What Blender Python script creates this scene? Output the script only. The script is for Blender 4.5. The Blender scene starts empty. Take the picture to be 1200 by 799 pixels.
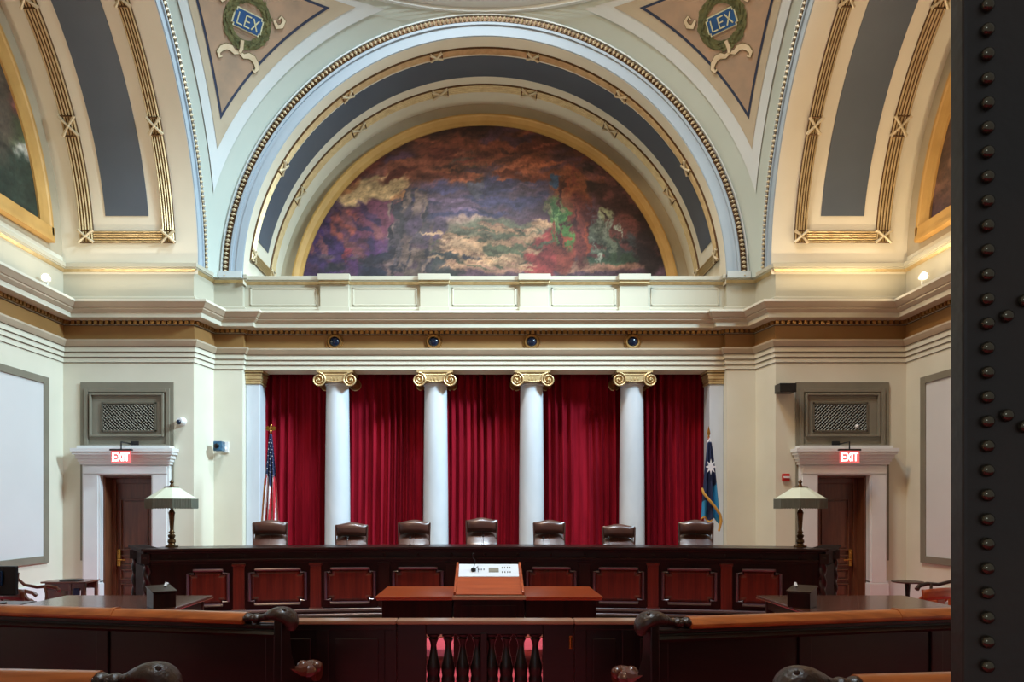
import bpy, math, random
from math import sin, cos, pi, sqrt, radians, atan2, asin, acos
from mathutils import Vector, Matrix, noise
random.seed(7)
SC = bpy.context.scene
COL = SC.collection
EYE = 1.75

# ------------------------------------------------------------------ materials
def lin(c):
    return tuple((x/255/12.92 if x/255 <= .04045 else ((x/255+.055)/1.055)**2.4) for x in c)

def mat(name, rgb, rough=.6, metal=0, var=None, vscale=4., stretch=(1, 1, 1), bump=0., bscale=40., emit=None, estr=0., coat=0., sheen=0., spec=.5, detail=4.):
    m = bpy.data.materials.new(name); m.use_nodes = True
    nt = m.node_tree; b = nt.nodes['Principled BSDF']
    c = lin(rgb)+(1,)
    b.inputs['Base Color'].default_value = c
    b.inputs['Roughness'].default_value = rough
    b.inputs['Metallic'].default_value = metal
    b.inputs['Specular IOR Level'].default_value = spec
    b.inputs['Coat Weight'].default_value = coat
    b.inputs['Coat Roughness'].default_value = .12
    b.inputs['Sheen Weight'].default_value = sheen
    if sheen:
        b.inputs['Sheen Tint'].default_value = c
        b.inputs['Sheen Roughness'].default_value = .4
    tc = nt.nodes.new('ShaderNodeTexCoord'); mp = nt.nodes.new('ShaderNodeMapping')
    mp.inputs['Scale'].default_value = stretch
    nt.links.new(tc.outputs['Object'], mp.inputs['Vector'])
    nz = nt.nodes.new('ShaderNodeTexNoise'); nz.inputs['Scale'].default_value = vscale; nz.inputs['Detail'].default_value = detail
    nt.links.new(mp.outputs[0], nz.inputs['Vector'])
    v = var if var else tuple(max(0, x*.95) for x in rgb)
    rp = nt.nodes.new('ShaderNodeValToRGB')
    rp.color_ramp.elements[0].position = .32; rp.color_ramp.elements[1].position = .68
    rp.color_ramp.elements[0].color = c; rp.color_ramp.elements[1].color = lin(v)+(1,)
    nt.links.new(nz.outputs['Fac'], rp.inputs['Fac']); nt.links.new(rp.outputs['Color'], b.inputs['Base Color'])
    if bump:
        n2 = nt.nodes.new('ShaderNodeTexNoise'); n2.inputs['Scale'].default_value = bscale
        nt.links.new(mp.outputs[0], n2.inputs['Vector'])
        bp = nt.nodes.new('ShaderNodeBump'); bp.inputs['Strength'].default_value = bump; bp.inputs['Distance'].default_value = .02
        nt.links.new(n2.outputs['Fac'], bp.inputs['Height']); nt.links.new(bp.outputs[0], b.inputs['Normal'])
    if emit:
        b.inputs['Emission Color'].default_value = lin(emit)+(1,)
        b.inputs['Emission Strength'].default_value = estr
    return m

M = {}
M['plaster'] = mat('cream plaster', (216, 211, 192), .7, var=(209, 204, 184), vscale=1.2)
M['soffit'] = mat('cream vault plaster', (226, 219, 198), .65, var=(218, 211, 190), vscale=1.)
M['white'] = mat('off white plaster', (196, 203, 202), .6, var=(190, 198, 196), vscale=1.)
M['pale'] = mat('cool lit arch plaster', (162, 175, 184), .6, var=(157, 170, 179), vscale=1.)  # blue of the cool light on the arch faces is put into this colour
M['sage'] = mat('pale sage plaster', (178, 188, 178), .65, var=(172, 182, 172), vscale=1.)
M['attic'] = mat('warm white attic plaster', (182, 177, 158), .5, var=(177, 172, 153), vscale=1.)
M['frieze'] = mat('ochre frieze paint', (152, 112, 62), .6, var=(142, 103, 56), vscale=1.5)
M['mould_shade'] = mat('shaded taupe moulding', (190, 174, 150), .5, var=(180, 164, 140), vscale=2.)  # taupe carries the shading of the down-facing mouldings
M['line'] = mat('painted shadow line', (92, 74, 52), .6)
M['slate'] = mat('slate blue paint', (84, 93, 104), .45, var=(78, 87, 98), vscale=1.)
M['tan'] = mat('taupe border paint', (176, 164, 140), .65, var=(166, 154, 130), vscale=2.)
M['gilt'] = mat('gilding', (176, 136, 80), .38, .75, var=(148, 108, 60), vscale=9.)
M['giltpale'] = mat('pale gilding', (208, 184, 138), .4, .45, var=(186, 160, 114), vscale=9.)
M['giltdark'] = mat('antique gilding', (104, 74, 44), .5, .5, var=(84, 60, 36), vscale=12.)
M['gold_band'] = mat('gold frame band', (196, 154, 88), .45, .1, var=(182, 140, 76), vscale=3.)
M['bead'] = mat('bead ivory gilding', (218, 202, 168), .4, .2)
M['marble'] = mat('white marble', (206, 213, 221), .22, var=(190, 198, 206), vscale=2.5, detail=8, stretch=(1, 1, .35))
M['casing'] = mat('door casing white marble', (222, 222, 220), .4, var=(212, 212, 212), vscale=2.)
M['wood'] = mat('dark mahogany', (40, 15, 10), .3, var=(24, 8, 6), vscale=3., stretch=(6, 6, .6), coat=.08, spec=.3)
M['woodh'] = mat('dark mahogany horizontal grain', (38, 14, 9), .3, var=(24, 8, 6), vscale=3., stretch=(.6, 6, 6), coat=.08, spec=.3)
M['woodred'] = mat('red mahogany panel', (104, 34, 20), .28, var=(68, 18, 10), vscale=3., stretch=(7, 7, .5), coat=.4)
M['woodmatt'] = mat('matt dark mahogany', (36, 14, 10), .7, var=(24, 8, 6), vscale=3., stretch=(6, 6, .6), spec=.15)
M['pew'] = mat('pew mahogany', (28, 10, 7), .35, var=(18, 7, 5), vscale=3., stretch=(.6, 6, 6), coat=.25)
M['rail'] = mat('golden lit rail wood', (192, 108, 52), .3, var=(150, 78, 34), vscale=3., stretch=(.6, 8, 8), coat=.4)  # gold of the overhead light on the pew rails is put into the wood
M['railtop'] = mat('light tan rail top wood', (178, 140, 112), .35, var=(160, 120, 92), vscale=3., stretch=(.6, 8, 8), coat=.3)  # light tan wood, shared by the bar rail tops and lectern lip
M['cherry'] = mat('orange cherry wood', (178, 80, 34), .28, var=(148, 58, 22), vscale=3., stretch=(.6, 7, 7), coat=.5)
M['door'] = mat('brown oak door', (112, 66, 42), .4, var=(84, 48, 30), vscale=3., stretch=(7, 7, .6), coat=.15)
M['chairwood'] = mat('reddish brown chair wood', (96, 44, 24), .3, var=(70, 30, 16), vscale=4., coat=.4)
M['chairdark'] = mat('dark carved chair wood', (56, 33, 22), .4, var=(38, 22, 15), vscale=14., coat=.1, bump=.45, bscale=30)
M['leather'] = mat('brown leather', (84, 46, 36), .28, var=(70, 38, 30), vscale=6., bump=.08, bscale=60, coat=.7)
M['leather_black'] = mat('black brown padded leather', (38, 32, 25), .42, var=(52, 38, 26), vscale=2.2, bump=.12, bscale=25)
M['nail'] = mat('dark brass nail', (120, 108, 84), .22, .9, var=(92, 84, 70), vscale=30)
M['velvet'] = mat('crimson velvet', (146, 20, 38), .95, var=(112, 10, 26), vscale=2., stretch=(4, 4, .4), sheen=.05, spec=.1)
M['carpet'] = mat('rose red carpet', (208, 76, 88), .95, var=(192, 64, 76), vscale=30)
M['dais'] = mat('tan dais carpet', (186, 152, 122), .7, var=(174, 140, 110), vscale=30)
M['plinth'] = mat('polished plinth wood', (78, 48, 56), .3, coat=1., spec=.9, var=(56, 32, 42))
M['vent'] = mat('taupe grey panel paint', (128, 122, 106), .5, var=(120, 114, 98), vscale=2.)
M['dark'] = mat('dark void', (10, 9, 9), .8)
M['black'] = mat('black plastic', (16, 16, 18), .35)
M['grille'] = mat('brushed grille metal', (112, 106, 92), .4, .5)
M['screen'] = mat('off white projection fabric', (206, 204, 202), .8, var=(202, 200, 198), vscale=1.)
M['bronze'] = mat('antique bronze', (104, 74, 40), .35, .7, var=(70, 50, 28), vscale=20)
M['brass'] = mat('polished brass', (190, 140, 66), .25, .9)
M['shade'] = mat('parchment lamp shade', (214, 218, 196), .7, var=(204, 208, 186), vscale=5)
M['fringe'] = mat('grey green bead fringe', (122, 126, 110), .7, var=(84, 90, 78), vscale=3, stretch=(60, 60, .5))
M['whiteplastic'] = mat('white plastic', (230, 230, 230), .4)
M['blueplastic'] = mat('dark blue housing', (30, 60, 88), .35, var=(70, 120, 150), vscale=14)
M['redplastic'] = mat('red alarm plastic', (190, 26, 24), .4)
M['tablebrown'] = mat('brown table wood', (88, 46, 30), .25, var=(64, 32, 20), vscale=3., stretch=(.6, 6, 6), coat=.5)
M['bluegem'] = mat('blue black enamel', (14, 30, 52), .2)
M['paper'] = mat('control panel white laminate', (226, 230, 236), .3)
M['navy'] = mat('navy flag cloth', (22, 34, 72), .8)
M['ltblue'] = mat('light blue flag cloth', (40, 130, 178), .8)
M['flagred'] = mat('flag red cloth', (188, 30, 48), .8)
M['flagwhite'] = mat('flag white cloth', (226, 222, 226), .8)
M['fringegold'] = mat('gold flag fringe', (206, 150, 62), .7)
M['panelclay'] = mat('mottled clay mural ground', (166, 138, 112), .8, var=(142, 124, 104), vscale=2.6, detail=8)
M['navyline'] = mat('navy painted line', (34, 46, 70), .7)
M['wreath'] = mat('painted olive laurel', (104, 104, 62), .8, var=(70, 74, 42), vscale=9)
M['tablet'] = mat('painted blue tablet', (24, 78, 128), .7, var=(18, 64, 112), vscale=6)
M['letter'] = mat('painted gilt lettering', (196, 196, 160), .7)
M['ribbon'] = mat('painted cream ribbon', (208, 194, 164), .8, var=(190, 172, 140), vscale=5)
M['ribbonedge'] = mat('painted olive ribbon edge', (112, 100, 66), .8)
M['exitface'] = mat('exit sign red panel', (225, 120, 120), .4, emit=(255, 105, 105), estr=.55)
M['exittext'] = mat('exit sign lit letters', (255, 240, 235), .4, emit=(255, 235, 230), estr=2.2)
M['bulb'] = mat('lit bulb', (255, 240, 215), .4, emit=(255, 232, 200), estr=5)
M['skyglass'] = mat('skylight glass', (225, 235, 245), .3, emit=(205, 225, 255), estr=1.5)

M['leather'].node_tree.nodes['Principled BSDF'].inputs['Coat Roughness'].default_value = .34
# ------------------------------------------------------------------ mesh builder
class MB:
    def __init__(s): s.v = []; s.f = []; s.m = []
    def add(s, vs, fs, m=0):
        n = len(s.v); s.v += [tuple(v) for v in vs]; s.f += [tuple(i+n for i in f) for f in fs]; s.m += [m]*len(fs); return s
    def box(s, x0, x1, y0, y1, z0, z1, m=0):
        if x0 > x1: x0, x1 = x1, x0
        if y0 > y1: y0, y1 = y1, y0
        return s.add([(x0, y0, z0), (x1, y0, z0), (x1, y1, z0), (x0, y1, z0), (x0, y0, z1), (x1, y0, z1), (x1, y1, z1), (x0, y1, z1)],
                     [(0, 3, 2, 1), (4, 5, 6, 7), (0, 1, 5, 4), (1, 2, 6, 5), (2, 3, 7, 6), (3, 0, 4, 7)], m)
    def grid(s, fn, nu, nv, m=0, flip=False, mf=None):
        vs = [fn(i/nu, j/nv) for j in range(nv+1) for i in range(nu+1)]
        n = len(s.v); s.v += [tuple(v) for v in vs]
        for j in range(nv):
            for i in range(nu):
                a = n+j*(nu+1)+i; f = (a, a+1, a+nu+2, a+nu+1)
                s.f.append(f[::-1] if flip else f); s.m.append(mf((i+.5)/nu, (j+.5)/nv) if mf else m)
        return s
    def lathe(s, prof, c=(0, 0, 0), n=24, m=0, rx=1., ry=1., axis='z'):
        vs = []
        for r, z in prof:
            for i in range(n):
                t = 2*pi*i/n; p = (r*cos(t)*rx, r*sin(t)*ry, z)
                if axis == 'y': p = (p[0], -p[2], p[1])
                if axis == 'x': p = (p[2], p[0], p[1])
                vs.append((c[0]+p[0], c[1]+p[1], c[2]+p[2]))
        fs = []
        for j in range(len(prof)-1):
            for i in range(n):
                a = j*n+i; b = j*n+(i+1) % n
                fs.append((a, b, b+n, a+n))
        fs.append(tuple(range(n))[::-1]); fs.append(tuple(range((len(prof)-1)*n, len(prof)*n)))
        return s.add(vs, fs, m)
    def ball(s, c, r, n=8, k=5, m=0, sc=(1, 1, 1)):
        pr = [(max(1e-4, r*sin(pi*i/k)), -r*cos(pi*i/k)) for i in range(k+1)]
        vs = []
        for q, z in pr:
            for i in range(n):
                t = 2*pi*i/n; vs.append((c[0]+q*cos(t)*sc[0], c[1]+q*sin(t)*sc[1], c[2]+z*sc[2]))
        fs = [(j*n+i, j*n+(i+1) % n, (j+1)*n+(i+1) % n, (j+1)*n+i) for j in range(k) for i in range(n)]
        return s.add(vs, fs, m)
    def tube(s, pts, r, n=8, m=0, closed=False, flat=1.):
        P = [Vector(p) for p in pts]; K = len(P); vs = []; up0 = None
        rs = r if isinstance(r, (list, tuple)) else [r]*K
        for k in range(K):
            if closed: d = P[(k+1) % K]-P[k-1]
            else: d = P[min(k+1, K-1)]-P[max(k-1, 0)]
            if d.length < 1e-9: d = Vector((0, 0, 1))
            d.normalize()
            if up0 is None:
                up0 = Vector((0, 0, 1)) if abs(d.z) < .9 else Vector((1, 0, 0))
            a = d.cross(up0)
            if a.length < 1e-4: a = d.cross(Vector((0, 1, 0)))
            a.normalize(); b = a.cross(d).normalized(); up0 = b
            for i in range(n):
                t = 2*pi*i/n; vs.append(P[k]+a*cos(t)*rs[k]+b*sin(t)*rs[k]*flat)
        fs = []
        for k in range(K if closed else K-1):
            for i in range(n):
                a = k*n+i; b = k*n+(i+1) % n; kk = (k+1) % K
                fs.append((a, b, kk*n+(i+1) % n, kk*n+i))
        if not closed: fs.append(tuple(range(n))[::-1]); fs.append(tuple(range((K-1)*n, K*n)))
        return s.add(vs, fs, m)
    def prism(s, poly, fn, d0, d1, m=0):
        """poly: 2D outline, fn(a,b,d)->3D"""
        n = len(poly); vs = [fn(a, b, d0) for a, b in poly]+[fn(a, b, d1) for a, b in poly]
        fs = [tuple(range(n))[::-1], tuple(range(n, 2*n))]+[(i, (i+1) % n, n+(i+1) % n, n+i) for i in range(n)]
        return s.add(vs, fs, m)
    def sweep(s, path, prof, closed=False, ms=None):
        """plan path (x,y), prof [(p,z)] with p offset to the right-hand side of travel"""
        K = len(path); nrm = []
        for k in range(K):
            def dn(a, b):
                dx, dy = b[0]-a[0], b[1]-a[1]; L = sqrt(dx*dx+dy*dy); return (dy/L, -dx/L)
            n1 = dn(path[k-1], path[k]) if k > 0 else None
            n2 = dn(path[k], path[k+1]) if k < K-1 else None
            if n1 is None: nrm.append(n2); continue
            if n2 is None: nrm.append(n1); continue
            q = 1+n1[0]*n2[0]+n1[1]*n2[1]; q = max(q, .15)
            nrm.append(((n1[0]+n2[0])/q, (n1[1]+n2[1])/q))
        J = len(prof); vs = []
        for k in range(K):
            for p, z in prof: vs.append((path[k][0]+nrm[k][0]*p, path[k][1]+nrm[k][1]*p, z))
        n0 = len(s.v); s.v += vs
        for k in range(K-1):
            for j in range(J-1):
                a = n0+k*J+j; s.f.append((a, a+1, a+J+1, a+J)); s.m.append(ms[j] if ms else 0)
        return s
    def build(s, name, mats, parent=None, smooth=False, bevel=0, label=None):
        me = bpy.data.meshes.new(name)
        off = Vector((0, 0, 0)); p = parent
        while p is not None: off += p.location; p = p.parent
        me.from_pydata([tuple(Vector(v)-off) for v in s.v], [], s.f)
        ml = mats if isinstance(mats, (list, tuple)) else [mats]
        for q in ml: me.materials.append(M[q] if isinstance(q, str) else q)
        if len(ml) > 1: me.polygons.foreach_set('material_index', s.m)
        if smooth: me.polygons.foreach_set('use_smooth', [True]*len(me.polygons))
        me.update()
        o = bpy.data.objects.new(name, me); COL.objects.link(o)
        if parent is not None: o.parent = parent
        if smooth:
            try: me.set_sharp_from_angle(angle=radians(38))
            except Exception: pass
        if bevel:
            b = o.modifiers.new('bevel', 'BEVEL'); b.width = bevel; b.segments = 2; b.limit_method = 'ANGLE'
        if label: o['label'] = label
        return o

def tag(o, label, cat, group=None, kind=None):
    o['label'] = label; o['category'] = cat
    if group: o['group'] = group
    if kind: o['kind'] = kind
    return o
def thing(name, loc, label, cat, group=None, rz=0):
    o = bpy.data.objects.new(name, None); COL.objects.link(o); o.location = loc; o.rotation_euler = (0, 0, rz)
    o.empty_display_size = .1
    return tag(o, label, cat, group)
def struct(o): o['kind'] = 'structure'; return o
def copy_tree(o, parent=None, label=None):
    c = o.copy(); COL.objects.link(c)
    if parent: c.parent = parent
    if label: c['label'] = label
    for ch in list(o.children): copy_tree(ch, c)
    return c

# ------------------------------------------------------------------ room constants
YC = 9.2; ZS = 6.0; R = 4.488; RF = 4.91; AY = 5.07; AX = 5.11
RSPH = sqrt(RF*RF+AY*AY)
YD = 13.7; XW = 7.52; YP = 14.37; YA = 14.48; XO = 4.53
YL = 16.65; YF = 1.75

# ------------------------------------------------------------------ floor
struct(MB().box(-7.8, 7.8, -1.2, 16.9, -.2, 0).build('floor', 'carpet'))

# ------------------------------------------------------------------ lower walls
def zpx(y, s=65.7): return EYE+(594-y)/s
DX0, DX1, DZ = 5.89, 6.80, 2.31     # door openings (abs x)
for sg, nm in ((-1, 'left'), (1, 'right')):
    w = MB()
    w.box(sg*XW, sg*(XW+.25), YC-4.75, YD+.25, 0, 6.2)
    struct(w.build('wall_'+nm, 'plaster'))
    w = MB()
    w.box(sg*DX1, sg*XW, YD, YD+.25, 0, 6.1)
    w.box(sg*5.19, sg*DX0, YD, YD+.25, 0, 6.1)
    w.box(sg*DX0, sg*DX1, YD, YD+.25, DZ, 6.1)
    # pier: return and face toward the room
    w.add([(sg*5.19, YD, 0), (sg*5.07, YP, 0), (sg*XO, YP, 0), (sg*XO, 15.3, 0), (sg*5.19, 15.3, 0),
           (sg*5.19, YD, 6.1), (sg*5.07, YP, 6.1), (sg*XO, YP, 6.1), (sg*XO, 15.3, 6.1), (sg*5.19, 15.3, 6.1)],
          [(0, 1, 6, 5), (1, 2, 7, 6), (2, 3, 8, 7), (3, 4, 9, 8), (4, 0, 5, 9), (0, 4, 3, 2, 1), (5, 6, 7, 8, 9)])
    w.box(sg*DX0-.0, sg*DX0+sg*.001, YD+.25, YD+.26, 0, DZ)
    struct(w.build('wall_back_'+nm, 'plaster'))
    # front counterpart (behind / beside the doorway the camera looks through)
    w = MB()
    w.box(sg*5.19, sg*XW, YC-4.75, YC-4.5, 0, 6.1)
    w.box(sg*XO, sg*5.19, YF, YC-AY-.1, 0, 6.1)
    struct(w.build('wall_front_'+nm, 'plaster'))
w = MB()
w.box(-5.2, -1.3, 1.55, YF, 0, 12); w.box(1.95, 5.2, 1.55, YF, 0, 12); w.box(-1.3, 1.95, 1.55, YF, 3.2, 12)
struct(w.build('wall_front', 'plaster'))
w = MB(); w.box(-5.2, 5.2, 15.3, 15.5, 0, 6.1); w.box(-5.2, 5.2, 14.95, 16.7, 6.0, 6.1)
struct(w.build('wall_back', 'plaster'))

# baseboards
for sg, nm in ((-1, 'left'), (1, 'right')):
    b = MB()
    b.box(sg*(XW-.035), sg*XW, YC-4.5, YD, 0, .44); b.box(sg*(XW-.05), sg*XW, YC-4.5, YD, 0, .1)
    b.box(sg*7.13, sg*(XW), YD-.035, YD, 0, .44); b.box(sg*5.19, sg*5.58, YD-.035, YD, 0, .44)
    struct(b.build('baseboard_'+nm, 'casing', bevel=.008))

# ------------------------------------------------------------------ entablature all round
half = [(-XO, YF), (-XO, YC-AY-.03), (-5.07, YC-AY-.03), (-5.19, YC-4.5), (-XW, YC-4.5), (-XW, YD), (-5.19, YD), (-5.07, YP), (-XO, YP), (-XO, YA)]
path = half+[(-x, y) for x, y in reversed(half)]
prof = [(.004, 4.33), (.02, 4.33), (.02, 4.415), (.035, 4.42), (.035, 4.505), (.05, 4.51), (.05, 4.60), (.065, 4.605), (.09, 4.64), (.12, 4.69), (.12, 4.72),
        (.03, 4.73), (.03, 4.985), (.06, 4.99), (.06, 5.055), (.27, 5.06), (.29, 5.065), (.29, 5.145), (.31, 5.15), (.36, 5.19), (.36, 5.215), (.38, 5.22), (.43, 5.28), (.45, 5.30), (.45, 5.34), (.006, 5.345),
        (.006, 5.95)]
ms = [0]*26
ms[0] = 0
for i in (7, 8, 9): ms[i] = 2
ms[11] = 1; ms[13] = 3
for i in (17, 18, 19, 20, 21, 22): ms[i] = 2
for i in (14, 15): ms[i] = 2
ms[25] = 4; ms[24] = 4
e = MB().sweep(path, prof, ms=ms)
# underside / back of the beam over the columns
e.box(-XO, XO, YA+.001, 14.95, 4.33, 5.95)
struct(e.build('trim_1', ['plaster', 'frieze', 'mould_shade', 'giltdark', 'attic']))
# dark strips painting in shade under the architrave bands, and bead row
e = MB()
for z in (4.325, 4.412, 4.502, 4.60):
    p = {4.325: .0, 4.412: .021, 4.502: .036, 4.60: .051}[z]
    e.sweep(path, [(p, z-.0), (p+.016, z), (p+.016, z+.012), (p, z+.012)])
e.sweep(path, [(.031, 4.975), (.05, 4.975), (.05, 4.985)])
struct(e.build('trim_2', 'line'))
def along(path, p, pitch):
    out = []
    K = len(path)
    off = MB().sweep(path, [(p, 0), (p, 1)]).v[0::2]
    for a, b in zip(off[:-1], off[1:]):
        a = Vector(a); b = Vector(b); L = (b-a).length
        if L < pitch*.8: continue
        n = max(1, round(L/pitch))
        d = (b-a).normalized()
        for i in range(n): out.append((a+(b-a)*((i+.5)/n), d))
    return out
e = MB()
vis = half[4:]+[(-x, y) for x, y in reversed(half[4:])]
for c, d in along(vis, .075, .1):
    r = .03
    q = Vector((d.y, -d.x, 0))
    vs = [c+d*sx*r+q*sy*.035+Vector((0, 0, 5.025+sz*.03)) for sz in (-1, 1) for sx, sy in ((-1, -1), (1, -1), (1, 1), (-1, 1))]
    e.add(vs, [(0, 1, 2, 3), (4, 7, 6, 5), (0, 4, 5, 1), (1, 5, 6, 2), (2, 6, 7, 3), (3, 7, 4, 0)])
struct(e.build('trim_3', 'gilt'))
# attic cap
cap = [(0, 5.93), (.025, 5.945), (.05, 5.975), (.055, 5.98), (.08, 5.985), (.08, 6.0), (.10, 6.005), (.10, 6.07), (.085, 6.08), (-.3, 6.085)]
e = MB().sweep(path, cap, ms=[1, 1, 1, 0, 0, 0, 0, 0, 0])
struct(e.build('trim_4', ['attic', 'giltpale']))
# attic base moulding
e = MB().sweep(path, [(.06, 5.345), (.06, 5.47), (.03, 5.5), (.0, 5.51)])
struct(e.build('trim_5', 'attic'))
# attic pedestals over the columns, recessed panels between
pc = [-2.82, -.945, .93, 2.80]
e = MB()
for x in pc:
    e.box(x-.27, x+.27, YA-.07, YA, 5.345, 5.93)
    e.box(x-.29, x+.29, YA-.11, YA, 5.345, 5.50)
    e.box(x-.30, x+.30, YA-.17, YA-.05, 5.985, 6.10); e.box(x-.285, x+.285, YA-.13, YA-.03, 5.93, 5.985, 1)
edges = [-4.42]+[v for x in pc for v in (x-.33, x+.33)]+[4.42]
for k in range(0, len(edges), 2):
    a, b = edges[k], edges[k+1]
    for (x0, x1, z0, z1) in ((a, b, 5.86, 5.885), (a, b, 5.54, 5.565), (a, a+.03, 5.54, 5.885), (b-.03, b, 5.54, 5.885)):
        e.box(x0, x1, YA-.022, YA, z0, z1)
struct(e.build('trim_6', ['attic', 'giltpale'], bevel=.006))

# ------------------------------------------------------------------ frieze medallions
med = None
mlab = ['gilt wreath medallion with dark blue boss on frieze above leftmost free column', 'gilt wreath medallion with dark blue boss on frieze, second from left',
        'gilt wreath medallion with dark blue boss on frieze, third from left', 'gilt wreath medallion with dark blue boss on frieze above rightmost free column']
for i, x in enumerate((-2.82, -.96, .88, 2.78)):
    if med is None:
        med = thing('frieze_medallion', (x, YA-.03, 4.855), mlab[0], 'medallion', 'medallions along the frieze')
        o = MB()
        for k in range(26):
            t = 2*pi*k/26; o.ball((x+.115*cos(t), YA-.05, 4.855+.115*sin(t)), .028, 6, 4, sc=(1, .9, 1.2))
            o.ball((x+.15*cos(t+.1), YA-.042, 4.855+.15*sin(t+.1)), .018, 5, 3)
        o.build('wreath', 'gilt', med, smooth=True)
        o = MB().ball((x, YA-.045, 4.855), .095, 16, 8, sc=(1, .6, 1)); o.build('boss', 'bluegem', med, smooth=True)
    else:
        c = copy_tree(med, label=mlab[i]); c.location = (x, YA-.03, 4.855)

# ------------------------------------------------------------------ arches, vaults
def arch_pt(arm, u, th, h=0.):
    """arm: back/front/left/right; u: distance outward from crossing, th angle, h height off the soffit into the room"""
    r = R-h
    if arm == 'back': return (-r*cos(th), YC+AY+u, ZS+r*sin(th))
    if arm == 'front': return (r*cos(th), YC-AY-u, ZS+r*sin(th))
    if arm == 'left': return (-AX-u, YC+r*cos(th), ZS+r*sin(th))
    return (AX+u, YC+r*cos(th), ZS+r*sin(th))
NA = 96
LEN = {'back': YL-YC-AY, 'front': YC-AY-YF, 'left': XW-AX+.01, 'right': XW-AX+.01}
for arm in ('back', 'front', 'left', 'right'):
    L = LEN[arm]
    b = MB().grid(lambda u, v: arch_pt(arm, u*L, v*pi), 1, NA)
    # below the spring line
    for th in (0, pi):
        p = arch_pt(arm, 0, th); q = arch_pt(arm, L, th)
        b.add([p, q, (q[0], q[1], 5.9), (p[0], p[1], 5.9)], [(0, 1, 2, 3)])
    o = struct(b.build('ceiling_'+arm+'_vault', 'soffit', smooth=True))
    # archivolt face ring
    f = MB()
    def ring(r0, r1, du, m=0):
        def fn(u, v):
            r = r0+(r1-r0)*u; th = v*pi
            if arm in ('back', 'front'):
                s = 1 if arm == 'back' else -1
                return (-r*cos(th), YC+s*(AY-du), ZS+r*sin(th))
            s = -1 if arm == 'left' else 1
            return (s*(AX-du), YC+r*cos(th), ZS+r*sin(th))
        return fn
    f.grid(ring(R, RF+.06, 0), 1, NA)
    # raised fillet lines
    def strip(r0, r1, du, m):
        f.grid(ring(r0, r1, du), 1, NA, m)
        a = ring(r0, r0, 0); c = ring(r0, r0, du); f.grid(lambda u, v: (a if u < .5 else c)(0, v), 1, NA, m)
        a2 = ring(r1, r1, 0); c2 = ring(r1, r1, du); f.grid(lambda u, v: (a2 if u < .5 else c2)(0, v), 1, NA, m)
    strip(4.50, 4.62, .015, 0); strip(4.70, 4.745, .03, 0)
    strip(4.765, 4.865, .012, 1); strip(4.875, 4.90, .04, 2)
    if arm == 'back':
        for sg in (-1, 1): f.box(sg*4.50, sg*4.93, YC+AY-.055, YC+AY+.02, 6.0, 6.12, 2)
    struct(f.build('trim_7' if arm == 'back' else 'trim_8' if arm == 'left' else 'trim_9' if arm == 'right' else 'trim_10', ['pale', 'giltdark', 'white']))
    if arm == 'front': continue
    # bead and reel row
    f = MB(); n = 184
    for k in range(n):
        th = pi*(k+.5)/n; c = ring(4.815, 4.815, .03)(0, (k+.5)/n)
        rad = Vector((-cos(th), 0, sin(th))) if arm == 'back' else Vector((0, cos(th), sin(th)))
        tan_ = Vector((sin(th), 0, cos(th))) if arm == 'back' else Vector((0, -sin(th), cos(th)))
        nn = rad.cross(tan_)
        C = Vector(c)
        vs = []
        for (a1, b1, c1) in ((-1, 0, 0), (1, 0, 0), (0, -1, 0), (0, 1, 0), (0, 0, -1), (0, 0, 1)):
            vs.append(C+tan_*a1*.03+rad*b1*.052+nn*c1*.045)
        f.add(vs, [(0, 2, 4), (2, 1, 4), (1, 3, 4), (3, 0, 4), (2, 0, 5), (1, 2, 5), (3, 1, 5), (0, 3, 5)])
    struct(f.build({'back': 'trim_11', 'left': 'trim_12', 'right': 'trim_13'}[arm], 'bead', smooth=True))
    # slate panel on the soffit
    f = MB(); t0 = asin(.90/R)
    def pan(u0, u1, ta, tb, h, m=0, n=64):
        f.grid(lambda u, v: arch_pt(arm, u0+(u1-u0)*u, ta+(tb-ta)*v, h), 1, n, m)
        for uu in (u0, u1): f.grid(lambda u, v: arch_pt(arm, uu, ta+(tb-ta)*v, h*u), 1, n, m)
        for tt in (ta, tb): f.grid(lambda u, v: arch_pt(arm, u0+(u1-u0)*u, tt, h*v), 1, 1, m)
    k = 1.
    U = {'back': (.60, 1.30), 'left': (.84, 1.60), 'right': (.84, 1.60)}[arm]
    pan(U[0], U[1], t0, pi-t0, .012)
    struct(f.build({'back': 'trim_14', 'left': 'trim_15', 'right': 'trim_16'}[arm], 'slate', smooth=True))
    # reeded gilt frames with crossed ribbons
    f = MB()
    V = {'back': ((.31, .49), (1.58, 1.84)), 'left': ((.39, .605), (1.83, 2.08)), 'right': ((.39, .605), (1.83, 2.08))}[arm]
    ta, tb = asin(.44/R), asin(.65/R)
    nr = 5
    def reeds(u0, u1, ta_, tb_, n=80):
        K = nr*4
        for i in range(nr):
            for j, (a_, b_, mm) in enumerate(((0, .14, 1), (.14, .5, 0), (.5, .86, 0), (.86, 1, 1))):
                def hh(q): return .018+.034*max(0, sin(pi*q))**.7
                w = (u1-u0)/nr; ua = u0+w*(i+a_); ub = u0+w*(i+b_)
                ha, hb = hh(a_), hh(b_)
                f.grid(lambda u, v: arch_pt(arm, ua+(ub-ua)*u, ta_+(tb_-ta_)*v, ha+(hb-ha)*u), 1, n, mm)
        for uu in (u0, u1): f.grid(lambda u, v: arch_pt(arm, uu, ta_+(tb_-ta_)*v, .018*u), 1, n, 1)
    for (u0, u1) in V: reeds(u0, u1, ta, pi-ta)
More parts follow.
